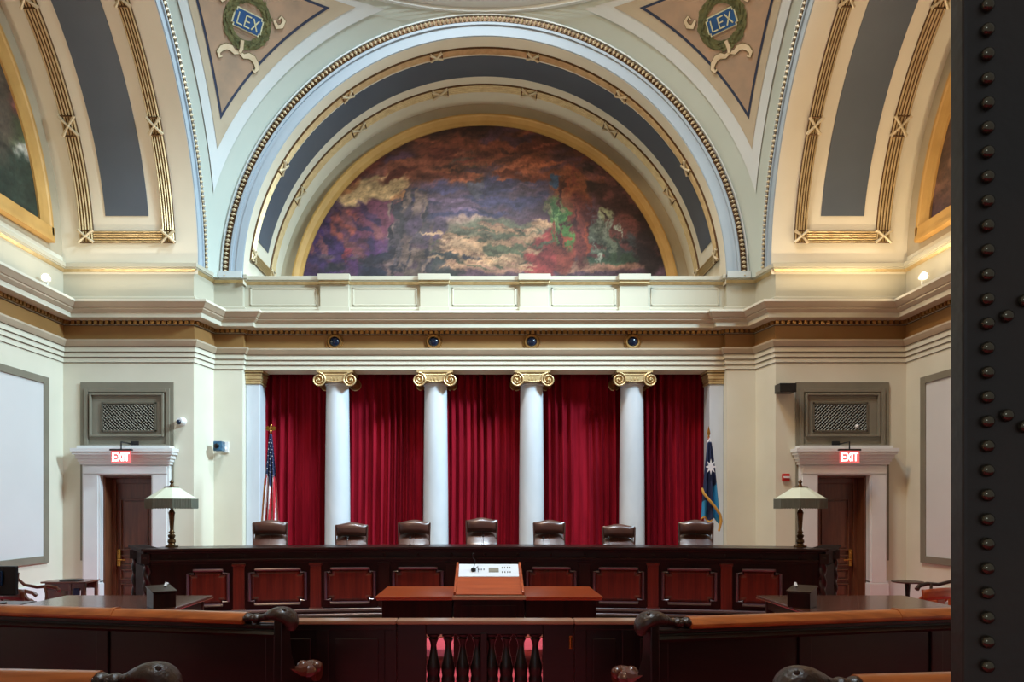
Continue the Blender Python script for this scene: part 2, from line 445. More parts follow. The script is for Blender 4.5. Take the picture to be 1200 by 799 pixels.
    def hreeds(t_a, t_b, u0, u1):
        for i in range(nr):
            for (a_, b_, mm) in ((0, .14, 1), (.14, .5, 0), (.5, .86, 0), (.86, 1, 1)):
                def hh(q): return .018+.034*max(0, sin(pi*q))**.7
                w = (t_b-t_a)/nr
                f.grid(lambda u, v: arch_pt(arm, u0+(u1-u0)*v, t_a+w*(i+a_+(b_-a_)*u), hh(a_)+(hh(b_)-hh(a_))*u), 1, 1, mm)
    hreeds(ta, tb, V[0][1], V[1][0]); hreeds(pi-tb, pi-ta, V[0][1], V[1][0])
    for (u0, u1) in V:
        w = u1-u0
        for tc in (7, 30, 54, 78, 102, 126, 150, 173):
            t = radians(tc); dt = (w*.62 if 10 < tc < 170 else .105)/R
            for sgn in (-1, 1):
                pts = [arch_pt(arm, u0-.01+(w+.02)*q, t+sgn*dt*(2*q-1)*1.0, .055+.02*sin(pi*q)) for q in (0, .25, .5, .75, 1)]
                f.tube(pts, [.03, .022, .018, .022, .03], 6, 2)
            c = arch_pt(arm, (u0+u1)/2, t, .075); f.ball(c, .03, 6, 4, 2)
            for sgn in (-1, 1):
                f.tube([arch_pt(arm, u0-.01, t+sgn*dt, .05), arch_pt(arm, u1+.01, t+sgn*dt, .05)], .013, 5, 1)
    struct(f.build({'back': 'trim_17', 'left': 'trim_18', 'right': 'trim_19'}[arm], ['giltpale', 'giltdark', 'bead']))

# lunette walls + frames + murals
def cnoise(x, y, s, seed=0):
    return noise.fractal(Vector((x*s, y*s, seed*7.3)), .6, 2.1, 6)
def smooth(t): t = max(0, min(1, t)); return t*t*(3-2*t)
def paint(px, py, ops, seed):
    wx = px+cnoise(px, py, .045, seed)*8; wy = py+cnoise(px+91, py, .045, seed)*5
    c = [90, 66, 78]
    for (cx, cy, rx, ry, ang, rgb, soft) in ops:
        dx, dy = wx-cx, wy-cy; mr = (rx if rx > ry else ry)*2
        if dx > mr or dx < -mr or dy > mr or dy < -mr: continue
        a = radians(ang)
        q = sqrt(((dx*cos(a)+dy*sin(a))/rx)**2+((-dx*sin(a)+dy*cos(a))/ry)**2)
        soft = soft*.45
        t = smooth((1+soft-q)/(2*soft)) if soft > 0 else (1 if q < 1 else 0)
        c = [c[i]*(1-t)+rgb[i]*t for i in range(3)]
    n1 = cnoise(px*.8, py*1.8, .06, seed+3)*.26+cnoise(px+py*.4, py, .22, seed+5)*.14
    st = abs(cnoise(px*.6, py*2.2, .09, seed+9))
    k = .88+n1-(.16 if st < .04 else 0)
    return [max(0, min(255, x*k)) for x in c]
bk_ops = [(566, 160, 240, 42, 0, (62, 40, 36), .25), (520, 200, 90, 26, -8, (146, 84, 62), .5), (600, 185, 110, 22, 6, (140, 78, 56), .6), (640, 160, 60, 12, 12, (110, 62, 46), .5),
          (545, 228, 90, 20, -4, (98, 76, 96), .6), (600, 222, 40, 22, 20, (74, 72, 104), .6), (700, 200, 60, 30, 20, (88, 58, 66), .6), (745, 240, 40, 60, -30, (66, 42, 44), .4),
          (548, 198, 26, 18, 60, (96, 78, 66), .3), (556, 218, 12, 18, 0, (92, 90, 104), .4),
          (438, 222, 42, 15, -14, (206, 166, 118), .3), (410, 214, 22, 10, -40, (180, 120, 76), .5), (468, 238, 14, 16, 30, (196, 134, 88), .4), (420, 200, 40, 10, -30, (108, 54, 42), .4),
          (440, 262, 50, 26, -15, (118, 66, 84), .35), (380, 290, 42, 36, -30, (70, 48, 88), .4), (405, 262, 15, 20, 10, (156, 82, 72), .5), (412, 296, 7, 18, 0, (136, 58, 66), .4), (440, 300, 36, 18, -20, (84, 52, 92), .4),
          (482, 255, 18, 34, 12, (66, 62, 66), .25), (510, 262, 34, 30, 0, (92, 74, 92), .5), (452, 308, 34, 16, -30, (44, 46, 60), .3), (466, 300, 10, 26, 24, (120, 96, 92), .35),
          (510, 302, 42, 16, -18, (98, 82, 74), .35), (535, 280, 12, 22, 20, (128, 98, 84), .4), (560, 262, 40, 9, 4, (170, 138, 124), .5), (590, 272, 62, 14, 4, (104, 104, 84), .5), (575, 298, 46, 20, 8, (190, 148, 112), .4), (606, 292, 34, 20, 0, (92, 96, 72), .45),
          (560, 308, 36, 8, 3, (206, 160, 120), .4), (520, 312, 24, 16, 0, (60, 62, 62), .4), (640, 312, 120, 7, 0, (160, 118, 100), .4),
          (640, 300, 22, 34, 28, (146, 62, 60), .3), (662, 256, 17, 62, 4, (136, 66, 54), .25), (668, 222, 24, 26, 0, (142, 84, 58), .35), (680, 268, 11, 46, 0, (112, 56, 52), .35),
          (656, 262, 11, 32, -14, (88, 132, 70), .3), (650, 244, 8, 10, 0, (132, 122, 92), .4), (648, 214, 5, 8, 0, (60, 88, 122), .5),
          (706, 276, 16, 32, 6, (112, 122, 106), .3), (708, 250, 11, 9, 0, (152, 156, 124), .3), (734, 270, 18, 20, 20, (118, 70, 66), .35), (738, 288, 14, 14, 0, (70, 74, 76), .4), (718, 304, 34, 8, 0, (66, 84, 66), .4),
          (765, 295, 18, 28, 10, (50, 38, 38), .4)]
RS = random.Random(11)
def strokes(n, x0, x1, y0, y1, lx, ly, ang, cols):
    out = []
    for _ in range(n):
        c = RS.choice(cols); k = RS.uniform(.85, 1.12)
        out.append((RS.uniform(x0, x1), RS.uniform(y0, y1), lx*RS.uniform(.5, 1.3), ly*RS.uniform(.5, 1.3), ang+RS.uniform(-14, 14), tuple(v*k for v in c), .9))
    return out
bk_ops = bk_ops[:24]+strokes(70, 400, 720, 152, 214, 20, 3.5, -8, [(170, 98, 70), (112, 58, 46), (92, 62, 72), (84, 50, 42)])+strokes(40, 480, 640, 215, 255, 22, 3, 4, [(120, 96, 120), (70, 66, 96), (104, 84, 100)])+strokes(34, 362, 450, 245, 316, 12, 4, 50, [(92, 62, 92), (124, 76, 80), (58, 46, 74), (88, 54, 68)])+bk_ops[24:]
bk_ops = bk_ops+strokes(30, 456, 506, 232, 316, 3, 14, 14, [(132, 108, 98), (56, 52, 60), (84, 74, 78)])+strokes(70, 505, 640, 262, 316, 14, 2.2, 4, [(186, 148, 116), (150, 112, 90), (84, 84, 64), (184, 140, 108)])+strokes(30, 690, 772, 190, 300, 12, 4, 30, [(112, 68, 66), (60, 42, 44)])
bk_ops = bk_ops+strokes(16, 650, 690, 205, 308, 2.5, 18, 4, [(168, 84, 62), (92, 46, 46), (130, 66, 56)])+strokes(9, 648, 664, 236, 288, 2, 12, -14, [(140, 170, 110), (64, 104, 60)])+strokes(12, 696, 728, 262, 306, 2, 10, 4, [(160, 166, 150), (72, 84, 76)])+strokes(14, 380, 560, 300, 318, 10, 3, 0, [(52, 50, 60), (84, 66, 74)])
def canvas(name, fn, w, h, ops, seed, pxmap, clip):
    """painted canvas mesh: fn(a,b)->3D; a,b in metres; clip(a,b)"""
    nx = int(w/.021); nz = int(h/.021)
    vs = []; cols = []; idx = {}
    fs = []
    me = bpy.data.meshes.new(name)
    for j in range(nz+1):
        for i in range(nx+1):
            a = -w/2+w*i/nx; b = h*j/nz
            # squeeze row to the circle
            half_w = clip(b)
            a = a/(w/2)*half_w
            vs.append(fn(a, b)); px, py = pxmap(a, b); cols.append([*lin(paint(px, py, ops, seed)), 1])
    for j in range(nz):
        for i in range(nx):
            a = j*(nx+1)+i; fs.append((a, a+1, a+nx+2, a+nx+1))
    me.from_pydata(vs, [], fs)
    at = me.color_attributes.new('paint', 'FLOAT_COLOR', 'POINT')
    at.data.foreach_set('color', [c for q in cols for c in q])
    m = bpy.data.materials.new(name+' paint'); m.use_nodes = True
    nt = m.node_tree; b = nt.nodes['Principled BSDF']; b.inputs['Roughness'].default_value = .5
    vc = nt.nodes.new('ShaderNodeVertexColor'); vc.layer_name = 'paint'; nt.links.new(vc.outputs[0], b.inputs['Base Color'])
    me.materials.append(m)
    o = bpy.data.objects.new('canvas', me); COL.objects.link(o)
    return o
w = MB(); w.box(-5.2, 5.2, YL, YL+.25, 5.9, 11)
struct(w.build('wall_back_lunette', 'tan'))
for sg, nm in ((-1, 'left'), (1, 'right')):
    w = MB(); w.box(sg*XW, sg*(XW+.25), YC-4.8, YC+4.8, 6.2, 11); struct(w.build('wall_'+nm+'_lunette', 'tan'))
def frame_ring(b, fn, r0, r1, h, zb=0., n=96, m=0, closed_bottom=False):
    t0 = asin(zb/r1) if zb else 0
    K = n
    secs = [(r0, 0), (r0, h*.4), (r0+(r1-r0)*.35, h*.5), (r0+(r1-r0)*.7, h*.8), (r0+(r1-r0)*.8, h), (r1-.01, h), (r1, h*.5), (r1, 0)]
    for s0, s1 in zip(secs[:-1], secs[1:]):
        def g(u, v):
            r = s0[0]+(s1[0]-s0[0])*u; d = s0[1]+(s1[1]-s0[1])*u
            ta = asin(min(1, zb/r)) if zb else 0
            t = ta+(pi-2*ta)*v
            return fn(-r*cos(t), r*sin(t), d)
        b.grid(g, 1, K, m)
# back mural
mt = thing('lunette_mural', (0, YL, ZS), 'large half round painting of rocky ledges, red clouds and draped masses over the bench', 'mural')
def fb(a, b, d=0): return (a, YL-.03-d, ZS+b)
o = canvas('large mural', lambda a, b: (a, -.02, b), 8.1, 4.03, bk_ops, 1, lambda a, b: (568+a*54.05, 594-(ZS-EYE+b)*54.05), lambda b: sqrt(max(1e-4, 4.04**2-b*b)))
o.parent = mt
f = MB(); frame_ring(f, fb, 4.0, 4.22, .12); f.build('frame', 'gold_band', mt, smooth=True)
# side murals
sd_ops = [(0, 3.6, 6, 1.6, 0, (52, 50, 42), .3), (3.2, 1.6, .9, .7, 20, (150, 78, 74), .4), (2.9, .9, 1., .6, 0, (80, 92, 62), .4), (3.4, .9, .35, .25, 0, (190, 186, 170), .4), (3.1, .4, 1.6, .5, 0, (42, 54, 44), .4),
          (2.7, 2.3, .5, .5, 0, (170, 176, 164), .4), (1.5, 1.5, 1.6, 1.4, 0, (84, 72, 60), .4), (-1.5, 1.5, 1.8, 1.2, 0, (70, 84, 96), .4)]
sdr_ops = [(0, 3.6, 6, 1.6, 0, (60, 48, 42), .3), (2.6, 1.4, 1.6, 1.4, 0, (112, 78, 62), .5), (3.2, 1.0, .8, .5, 0, (88, 62, 48), .4), (2.2, .7, 1., .4, 0, (126, 90, 66), .4), (-1, 1.5, 2, 1.2, 0, (96, 84, 88), .4)]
SR0, SR1, SB0, SB1 = 3.78, 4.06, .55, .30
for sg, ops, lab in ((-1, sd_ops, 'half round painting high on left wall, dark green foliage and pink blooms'), (1, sdr_ops, 'half round brown toned painting high on right wall')):
    mt = thing('lunette_mural', (sg*XW, YC, ZS), lab, 'mural')
    ops2 = [(o_[0]*50, -o_[1]*50, o_[2]*50, o_[3]*50, o_[4], o_[5], o_[6]) for o_ in ops]
    o = canvas('side mural', lambda a, b: (-sg*.02, a, b+SB0), 7.4, SR0-SB0-.02, ops2, 4+sg, lambda a, b: (a*50, -b*50), lambda b: sqrt(max(1e-4, (SR0-.02)**2-(b+SB0)**2))+.0)
    o.parent = mt
    f = MB()
    frame_ring(f, lambda a, b, d: (sg*(XW-.02-d), YC+a, ZS+b), SR0-.03, SR1, .09, zb=.42)
    hw = sqrt(SR1**2-.42**2)
    f.box(sg*XW, sg*(XW-.11), YC-hw, YC+hw, ZS+SB1, ZS+SB0)
    f.box(sg*(XW-.11), sg*(XW-.13), YC-hw+.02, YC+hw-.02, ZS+SB1+.005, ZS+SB1+.06)
    f.build('frame', 'gold_band', mt)

# ------------------------------------------------------------------ pendentives, ring, dome
def pend(sx, sy, dB, dL, ztop, off, nz=30, nu=24, b=None, m=0):
    rs = RSPH-off; b = b or MB()
    X = AX-dL; Y = AY-dB
    q = RSPH**2-X*X-Y*Y
    z0 = sqrt(q) if q > 0 else 0.
    def fn(u, v):
        z = z0+(ztop-z0)*v**1.3; rho = sqrt(RSPH**2-z*z)
        f0 = acos(min(1, X/rho)); f1 = asin(min(1, Y/rho))
        if f1 < f0: f0 = f1 = (f0+f1)/2
        f = f0+(f1-f0)*u; s = rs/RSPH
        return (sx*rho*cos(f)*s, YC+sy*rho*sin(f)*s, ZS+z*s)
    return b.grid(fn, nu, nz, m)
def sph(sx, sy, u, v, off):
    th0 = radians(35.6); az0 = radians(44.4)
    th = th0+v/RSPH; az = az0+sx*sy*u*(1 if True else 1)/(RSPH*cos(th0))
    r = RSPH-off
    # u positive = to the right as seen from inside
    az = az0-(u*(sx))/(RSPH*cos(th0)) if sy > 0 else az0+(u*sx)/(RSPH*cos(th0))
    return (sx*r*cos(th)*cos(az), YC+sy*r*cos(th)*sin(az), ZS+r*sin(th))
LET = {'L': [((0, 0), (0, 1)), ((0, 0), (.55, 0))], 'E': [((0, 0), (0, 1)), ((0, 0), (.55, 0)), ((0, .5), (.45, .5)), ((0, 1), (.55, 1))], 'X': [((0, 0), (.6, 1)), ((0, 1), (.6, 0))]}
for sx in (-1, 1):
    for sy in (1, -1):
        b = pend(sx, sy, 0, 0, 4.95, 0)
        struct(b.build('ceiling_pendentive', 'sage', smooth=True))
        if sy < 0: continue
        b = MB(); pend(sx, sy, .26, .16, 4.84, .02, b=b, m=0); pend(sx, sy, .42, .28, 4.77, .028, b=b, m=1)
        struct(b.build('trim_20' if sx < 0 else 'trim_21', ['white', 'tan'], smooth=True))
        side = 'left' if sx < 0 else 'right'
        w = thing('wreath_panel', sph(sx, sy, 0, 0, 0), 'triangular painted ceiling panel with green laurel wreath around blue LEX tablet, upper '+side, 'ceiling painting', 'painted panels with wreaths')
        pend(sx, sy, .56, .38, 4.67, .034).build('border_line', 'navyline', w, smooth=True)
        pend(sx, sy, .595, .41, 4.64, .04).build('painted_ground', 'panelclay', w, smooth=True)
        # wreath: many leaves round a ring
        b = MB()
        for k in range(150):
            t = 2*pi*k/150; rr = .36+random.uniform(-.075, .075); a = t+pi/2+random.uniform(-.6, .6)
            cu, cv = rr*cos(t), rr*sin(t)*1.02; l = .055; wd = .022
            pts = [(cu+cos(a)*l, cv+sin(a)*l), (cu-sin(a)*wd, cv+cos(a)*wd), (cu-cos(a)*l, cv-sin(a)*l), (cu+sin(a)*wd, cv-cos(a)*wd)]
            h = .05+.004*(k % 4)
            b.add([sph(sx, sy, p, q, h) for p, q in pts], [(0, 1, 2, 3)])
        b.grid(lambda u, v: sph(sx, sy, (.285+.15*u)*cos(2*pi*v), (.285+.15*u)*sin(2*pi*v), .046), 1, 48)
        b.build('laurel_wreath', 'wreath', w)
        b = MB()
        tw, thh = .25, .135
        outl = [(-tw, -thh+.04), (-tw+.03, -thh+.04), (-tw+.03, -thh), (tw-.03, -thh), (tw-.03, -thh+.04), (tw, -thh+.04), (tw, thh-.04), (tw-.03, thh-.04), (tw-.03, thh), (-tw+.03, thh), (-tw+.03, thh-.04), (-tw, thh-.04)]
        b.prism([(p*1.1, q*1.13) for p, q in outl], lambda p, q, d: sph(sx, sy, p, q, d), .048, .06)
        b.build('tablet_edge', 'letter', w)
        b = MB(); b.prism(outl, lambda p, q, d: sph(sx, sy, p, q, d), .055, .066); tb = b.build('tablet', 'tablet', w)
        b = MB(); x0 = -.185
        for ch in 'LEX':
            for (p, q) in LET[ch]:
                hh = .17
                P0 = (x0+p[0]*hh, -hh/2+p[1]*hh); P1 = (x0+q[0]*hh, -hh/2+q[1]*hh)
                d = Vector((P1[0]-P0[0], P1[1]-P0[1])).normalized()*.004; n_ = Vector((-d.y, d.x))*2.6
                b.prism([(P0[0]-d.x+n_.x, P0[1]-d.y+n_.y), (P1[0]+d.x+n_.x, P1[1]+d.y+n_.y), (P1[0]+d.x-n_.x, P1[1]+d.y-n_.y), (P0[0]-d.x-n_.x, P0[1]-d.y-n_.y)], lambda p_, q_, d_: sph(sx, sy, p_, q_, d_), .066, .074)
            x0 += .135
        b.build('lettering', 'letter', tb)
        # ribbons
        b = MB()
        def rib(pts, ws, h=.052):
            n = len(pts)
            for m_, ex, hh in ((1, .012, h), (0, 0, h+.006)):
                vs = []
                for i, (p, q) in enumerate(pts):
                    a = Vector(pts[min(i+1, n-1)])-Vector(pts[max(i-1, 0)]); a.normalize(); nn = Vector((-a.y, a.x))*(ws[i]+ex)
                    vs += [sph(sx, sy, p+nn.x, q+nn.y, hh), sph(sx, sy, p-nn.x, q-nn.y, hh)]
                b.add(vs, [(2*i, 2*i+1, 2*i+3, 2*i+2) for i in range(n-1)], m_)
        rib([(-.01, -.30), (0, -.36), (.01, -.43), (-.005, -.50)], [.03, .028, .03, .025], .06)
        b.build('ribbon', ['ribbon', 'ribbonedge'], w); b = MB()
        for s_ in (-1, 1):
            rib([(s_*.0, -.50), (s_*.08, -.53), (s_*.16, -.49), (s_*.24, -.50), (s_*.31, -.56), (s_*.345, -.64), (s_*.31, -.70), (s_*.27, -.67)], [.02, .035, .045, .045, .04, .03, .02, .012])
            b.build('ribbon', ['ribbon', 'ribbonedge'], w); b = MB()
            rib([(s_*.44, .20), (s_*.52, .12), (s_*.60, .16), (s_*.62, .25), (s_*.55, .30), (s_*.52, .24)], [.02, .035, .035, .03, .02, .012])
            b.build('ribbon', ['ribbon', 'ribbonedge'], w); b = MB()
# ring cornice under the dome, dome, skylight
zr = ZS+4.93; rr = sqrt(RSPH**2-4.93**2)
b = MB(); NR = 96
pr = [(rr+.1, zr-.04), (rr-.05, zr-.02), (rr-.05, zr+.05), (rr-.2, zr+.10), (rr-.2, zr+.22), (rr+.1, zr+.25)]
b.grid(lambda u, v: (lambda k: (lambda q: (q[0]*cos(2*pi*v), YC+q[0]*sin(2*pi*v), q[1]))(pr[k]))(min(len(pr)-1, int(round(u*(len(pr)-1))))), len(pr)-1, NR)
struct(b.build('trim_22', 'white'))
b = MB(); zt = zr+.2
b.grid(lambda u, v: ((rr+.05)*cos(u*1.32)*cos(2*pi*v), YC+(rr+.05)*cos(u*1.32)*sin(2*pi*v), zt+4.3*sin(u*1.32)), 16, 64)
struct(b.build('ceiling', 'soffit', smooth=True))
b = MB().lathe([(1.35, 0), (1.35, .06)], (0, YC, zt+4.3*sin(1.32)+.12), 40); o = struct(b.build('window_1', 'skyglass'))

# ------------------------------------------------------------------ doors + casings + vents
def door_side(sg, n):
    S = lambda x: sg*x
    # vent panel (taupe) as one thing
    side = 'left' if sg < 0 else 'right'
    v = thing('vent_panel', (S(6.36), YD, 2.7), 'taupe framed ventilation panel with lattice grille above '+side+' exit door', 'vent panel', 'ventilation panels above the doors')
    b = MB(); b.box(S(5.54), S(7.20), YD-.03, YD, 2.5, zpx(448)); b.box(S(5.54), S(5.60), YD-.03, YD, .80, 2.5); b.box(S(7.09), S(7.20), YD-.03, YD, .80, 2.5); b.build('backing', 'vent', v, bevel=.004)
    b = MB()
    def fr(x0, x1, z0, z1, w, d):
        b.box(S(x0), S(x0+w), YD-.03-d, YD-.03, z0, z1); b.box(S(x1-w), S(x1), YD-.03-d, YD-.03, z0, z1)
        b.box(S(x0+w), S(x1-w), YD-.03-d, YD-.03, z1-w, z1); b.box(S(x0+w), S(x1-w), YD-.03-d, YD-.03, z0, z0+w)
    fr(5.60, 7.12, 2.80, 3.86, .07, .03); fr(5.70, 7.02, 3.0, 3.77, .035, .05)
    b.build('moulding', 'vent', v, bevel=.006)
    b = MB(); b.box(S(5.85), S(6.80), YD-.036, YD-.03, 3.10, 3.60); gb = b.build('grille_recess', 'dark', v)
    b = MB()
    x0, x1, z0, z1 = 5.85, 6.80, 3.11, 3.59
    k = -6; st = .06
    def diag(c, s_):
        # line z = z0 + s_*(x-x0) + c, clipped
        pts = []
        xa, xb = x0, x1
        za = (z0 if s_ > 0 else z0)+s_*(xa-x0)+c; zb = z0+s_*(xb-x0)+c
        def clipx(z): return x0+(z-z0-c)/s_
        lo, hi = min(clipx(z0), clipx(z1)), max(clipx(z0), clipx(z1))
        xa = max(x0, lo); xb = min(x1, hi)
        if xb-xa < .01: return
        p = Vector((S(xa), YD-.045, z0+s_*(xa-x0)+c)); q = Vector((S(xb), YD-.045, z0+s_*(xb-x0)+c))
        b.tube([p, q], .0058, 4)
    for i in range(-17, 10):
        diag(i*st, 1); diag((i+17)*st, -1)
    fr2 = [(5.84, 5.865, 3.09, 3.61), (6.785, 6.81, 3.09, 3.61), (5.84, 6.81, 3.09, 3.115), (5.84, 6.81, 3.585, 3.61)]
    for a in fr2: b.box(S(a[0]), S(a[1]), YD-.055, YD-.036, a[2], a[3])
    b.build('lattice', 'grille', v)
    # casing
    b = MB()
    yo = YD-.03
    for (xa, xb) in ((DX0-.31, DX0), (DX1, DX1+.31)):
        b.box(S(xa), S(xb), yo-.10, yo+.02, .42, DZ+.0)
        inner = xb if xa < DX0 else xa
        b.box(S(xa+.03), S(xb-.03), yo-.125, yo-.1, .42, DZ+.0)
        b.box(S(xa-.015), S(xb+.015), yo-.14, yo+.02, 0, .40); b.box(S(xa-.0), S(xb), yo-.12, yo+.02, .40, .44)
        b.box(S(xb if xa < DX0 else xa), S((xb if xa < DX0 else xa)+(.001)), YD-.1, YD-.09, 0, DZ)
    b.box(S(DX0-.31), S(DX1+.31), yo-.10, yo+.02, DZ, DZ+.19); b.box(S(DX0-.28), S(DX1+.28), yo-.125, yo-.1, DZ+.03, DZ+.16)
    cz = DZ+.19
    for (z0_, z1_, p, ov) in ((0, .05, .14, .03), (.05, .10, .17, .05), (.10, .17, .2, .075), (.17, .22, .25, .11), (.22, .28, .27, .13), (.28, .33, .2, .05)):
        b.box(S(DX0-.31-ov), S(DX1+.31+ov), yo-p, yo+.02, cz+z0_, cz+z1_)
    struct(b.build('trim_%d' % (22+n), 'casing', bevel=.008))
    # door leaf: stiles + rails + recessed panels
    yb = YD+.30
    b = MB(); b.box(S(DX0), S(DX1), yb, yb+.05, 0.005, DZ-.01)
    b.box(S(DX1-.035), S(DX1-.002), YD-.01, yb, .002, DZ-.002); b.box(S(DX0+.002), S(DX0+.035), YD-.01, yb, .002, DZ-.002); b.box(S(DX0+.035), S(DX1-.035), YD-.01, yb, DZ-.035, DZ-.002)
    def rail(x0, x1, z0, z1, d=.03): b.box(S(x0), S(x1), yb-d, yb, z0, z1)
    rail(DX0, DX0+.1, 0.005, DZ-.01, .05); rail(DX1-.1, DX1, .005, DZ-.01, .05); rail(DX0+.1, DX1-.1, DZ-.13, DZ-.01, .05)
    for (z0_, z1_) in ((.1, .36), (.42, .62), (.68, .88), (.96, 1.9)):
        for (a, c, e0, e1) in ((DX0+.17, DX1-.17, z1_-.025, z1_), (DX0+.17, DX1-.17, z0_, z0_+.025)): b.box(S(a), S(c), yb-.04, yb, e0, e1)
        b.box(S(DX0+.17), S(DX0+.195), yb-.04, yb, z0_, z1_); b.box(S(DX1-.195), S(DX1-.17), yb-.04, yb, z0_, z1_)
        b.box(S(DX0+.24), S(DX1-.24), yb-.025, yb, z0_+.05, z1_-.05)
    d = struct(b.build('door_%d' % n, 'door', bevel=.006))
    b = MB(); hx = DX1-.16
    b.box(S(hx-.03), S(hx+.03), yb-.065, yb-.05, .68, .98); b.lathe([(.025, 0), (.02, .03), (.012, .06)], (S(hx), yb-.06, .80), 12, axis='y')
    b.tube([(S(hx), yb-.12, .80), (S(hx-.06), yb-.125, .80), (S(hx-.15), yb-.12, .79)], [.014, .012, .010], 8)
    b.ball((S(hx), yb-.07, .92), .014, 8, 5)
    h = b.build('door_handle', 'brass', d, smooth=True)
door_side(-1, 1); door_side(1, 2)

# ------------------------------------------------------------------ exit signs
def letter_strokes(txt):
    out = []; x = 0
    D = {'E': ([((0, 0), (0, 1)), ((0, 0), (.55, 0)), ((0, .5), (.5, .5)), ((0, 1), (.55, 1))], .75), 'X': ([((0, 0), (.6, 1)), ((0, 1), (.6, 0))], .78), 'I': ([((.08, 0), (.08, 1))], .34), 'T': ([((0, 1), (.6, 1)), ((.3, 0), (.3, 1))], .6)}
    for ch in txt:
        st, w = D[ch]
        out += [((a[0]+x, a[1]), (b[0]+x, b[1])) for a, b in st]; x += w
    return out, x
def exit_sign(xc, lab, stemdx):
    Y = YD-.42
    s = 900/Y
    X = (xc-568)/s; zt_ = EYE+(594-528)/s; zb = EYE+(594-542.5)/s
    t = thing('exit_sign', (X, Y, zb), lab, 'sign', 'exit signs over the doors')
    b = MB().box(X-.17, X+.17, Y-.01, Y+.01, zb, zt_); b.build('sign_panel', 'exitface', t, bevel=.003)
    st, wd = letter_strokes('EXIT'); h = .125; sc = .27/wd
    b = MB()
    for a, c in st:
        p = Vector((X-.135+a[0]*sc, 0, zb+.043+a[1]*h)); q = Vector((X-.135+c[0]*sc, 0, zb+.043+c[1]*h))
        d = (q-p).normalized()*.010; n_ = Vector((-d.z, 0, d.x))*1.1
        vs = [p-d+n_, q+d+n_, q+d-n_, p-d-n_]
        b.add([(v.x, Y-.018, v.z) for v in vs]+[(v.x, Y-.009, v.z) for v in vs], [(0, 1, 2, 3), (7, 6, 5, 4), (0, 4, 5, 1), (1, 5, 6, 2), (2, 6, 7, 3), (3, 7, 4, 0)])
    b.build('lettering', 'exittext', t)
    b = MB(); b.box(X-.19, X+.19, Y-.03, Y+.03, zt_, zt_+.03)
    b.tube([(X, Y, zt_+.03), (X, Y, zt_+.15), (X, Y+.36, zt_+.15)], .012, 8)
    b.box(X+stemdx-.07, X+stemdx+.07, Y+.30, YD-.115, zt_+.08, zt_+.19)
    b.build('bracket', 'black', t)
exit_sign(142, 'lit red EXIT sign bracketed over the left door', .1); exit_sign(995.5, 'lit red EXIT sign bracketed over the right door', -.1)

# ------------------------------------------------------------------ wall framed screens
for sg, side in ((-1, 'left'), (1, 'right')):
    t = thing('wall_screen', (sg*XW, YC, .8), 'tall off white panel in taupe frame on '+side+' wall', 'wall panel', 'framed wall panels')
    y0, y1, z0, z1 = 5.2, 13.19, .80, 3.97
    b = MB().box(sg*XW, sg*(XW-.02), y0+.1, y1-.1, z0+.1, z1-.1); b.build('panel', 'screen', t)
    b = MB()
    for a in ((y0, y0+.14, z0, z1), (y1-.14, y1, z0, z1), (y0+.14, y1-.14, z0, z0+.12), (y0+.14, y1-.14, z1-.12, z1)): b.box(sg*XW, sg*(XW-.045), *a)
    b.build('frame', 'vent', t, bevel=.006)

# ------------------------------------------------------------------ small wall devices
def wx(px, Y=YD): return (px-568)*Y/900
t = thing('security_camera', (wx(214), YD, zpx(495)), 'small white domed camera on wall right of the left vent panel', 'camera')
b = MB().lathe([(.075, 0), (.075, .03), (.06, .05), (.05, .13), (.05, .16)], (wx(214), YD, zpx(494)), 16, axis='y'); b.build('housing', 'whiteplastic', t, smooth=True)
b = MB().ball((wx(213.5), YD-.15, zpx(495.5)), .045, 12, 8); b.build('lens_dome', 'bluegem', t, smooth=True)
Yp = YP
t = thing('wall_projector', (wx(262, Yp), Yp-.02, zpx(526, 62.6)), 'small dark blue device on bracket beside left end of curtains', 'camera')
X_ = wx(262, Yp); Z_ = zpx(524, 62.6)
b = MB().box(X_-.09, X_+.07, Yp-.30, Yp-.12, Z_-.09, Z_+.09); b.build('housing', 'blueplastic', t, bevel=.01)
b = MB().lathe([(.045, 0), (.045, .04), (.03, .05)], (X_-.02, Yp-.30, Z_), 12, axis='y'); b.build('lens', 'black', t, smooth=True)
b = MB().tube([(X_+.03, Yp, Z_-.03), (X_+.03, Yp-.13, Z_-.03)], .03, 8); b.box(X_+.0, X_+.1, Yp-.03, Yp, Z_-.1, Z_+.1); b.build('bracket', 'whiteplastic', t)
t = thing('wall_speaker', (wx(921, 13.6), YD, zpx(455)), 'black box loudspeaker on wall left of right vent panel', 'speaker')
b = MB().box(wx(911.5, 13.5), wx(931, 13.5), YD-.3, YD-.04, zpx(460.5, 66.5), zpx(450, 66.5)); b.build('cabinet', 'black', t, bevel=.01)
b = MB().box(wx(918), wx(926), YD-.05, YD, zpx(458), zpx(452)); b.build('bracket', 'black', t)
t = thing('fire_alarm', (wx(920), YD, zpx(559)), 'red fire alarm strobe on wall left of right door', 'alarm')
b = MB().box(wx(916), wx(924.5), YD-.05, YD, zpx(563.5), zpx(555)); b.build('housing', 'redplastic', t, bevel=.008)
b = MB().box(wx(917), wx(924), YD-.065, YD-.05, zpx(560.2), zpx(558)); b.build('strobe', 'whiteplastic', t)
tag(MB().ball((wx(1001), YD-.1, zpx(500)), .035, 10, 6).build('motion_sensor', 'whiteplastic', smooth=True), 'tiny white round sensor on right vent grille', 'sensor')

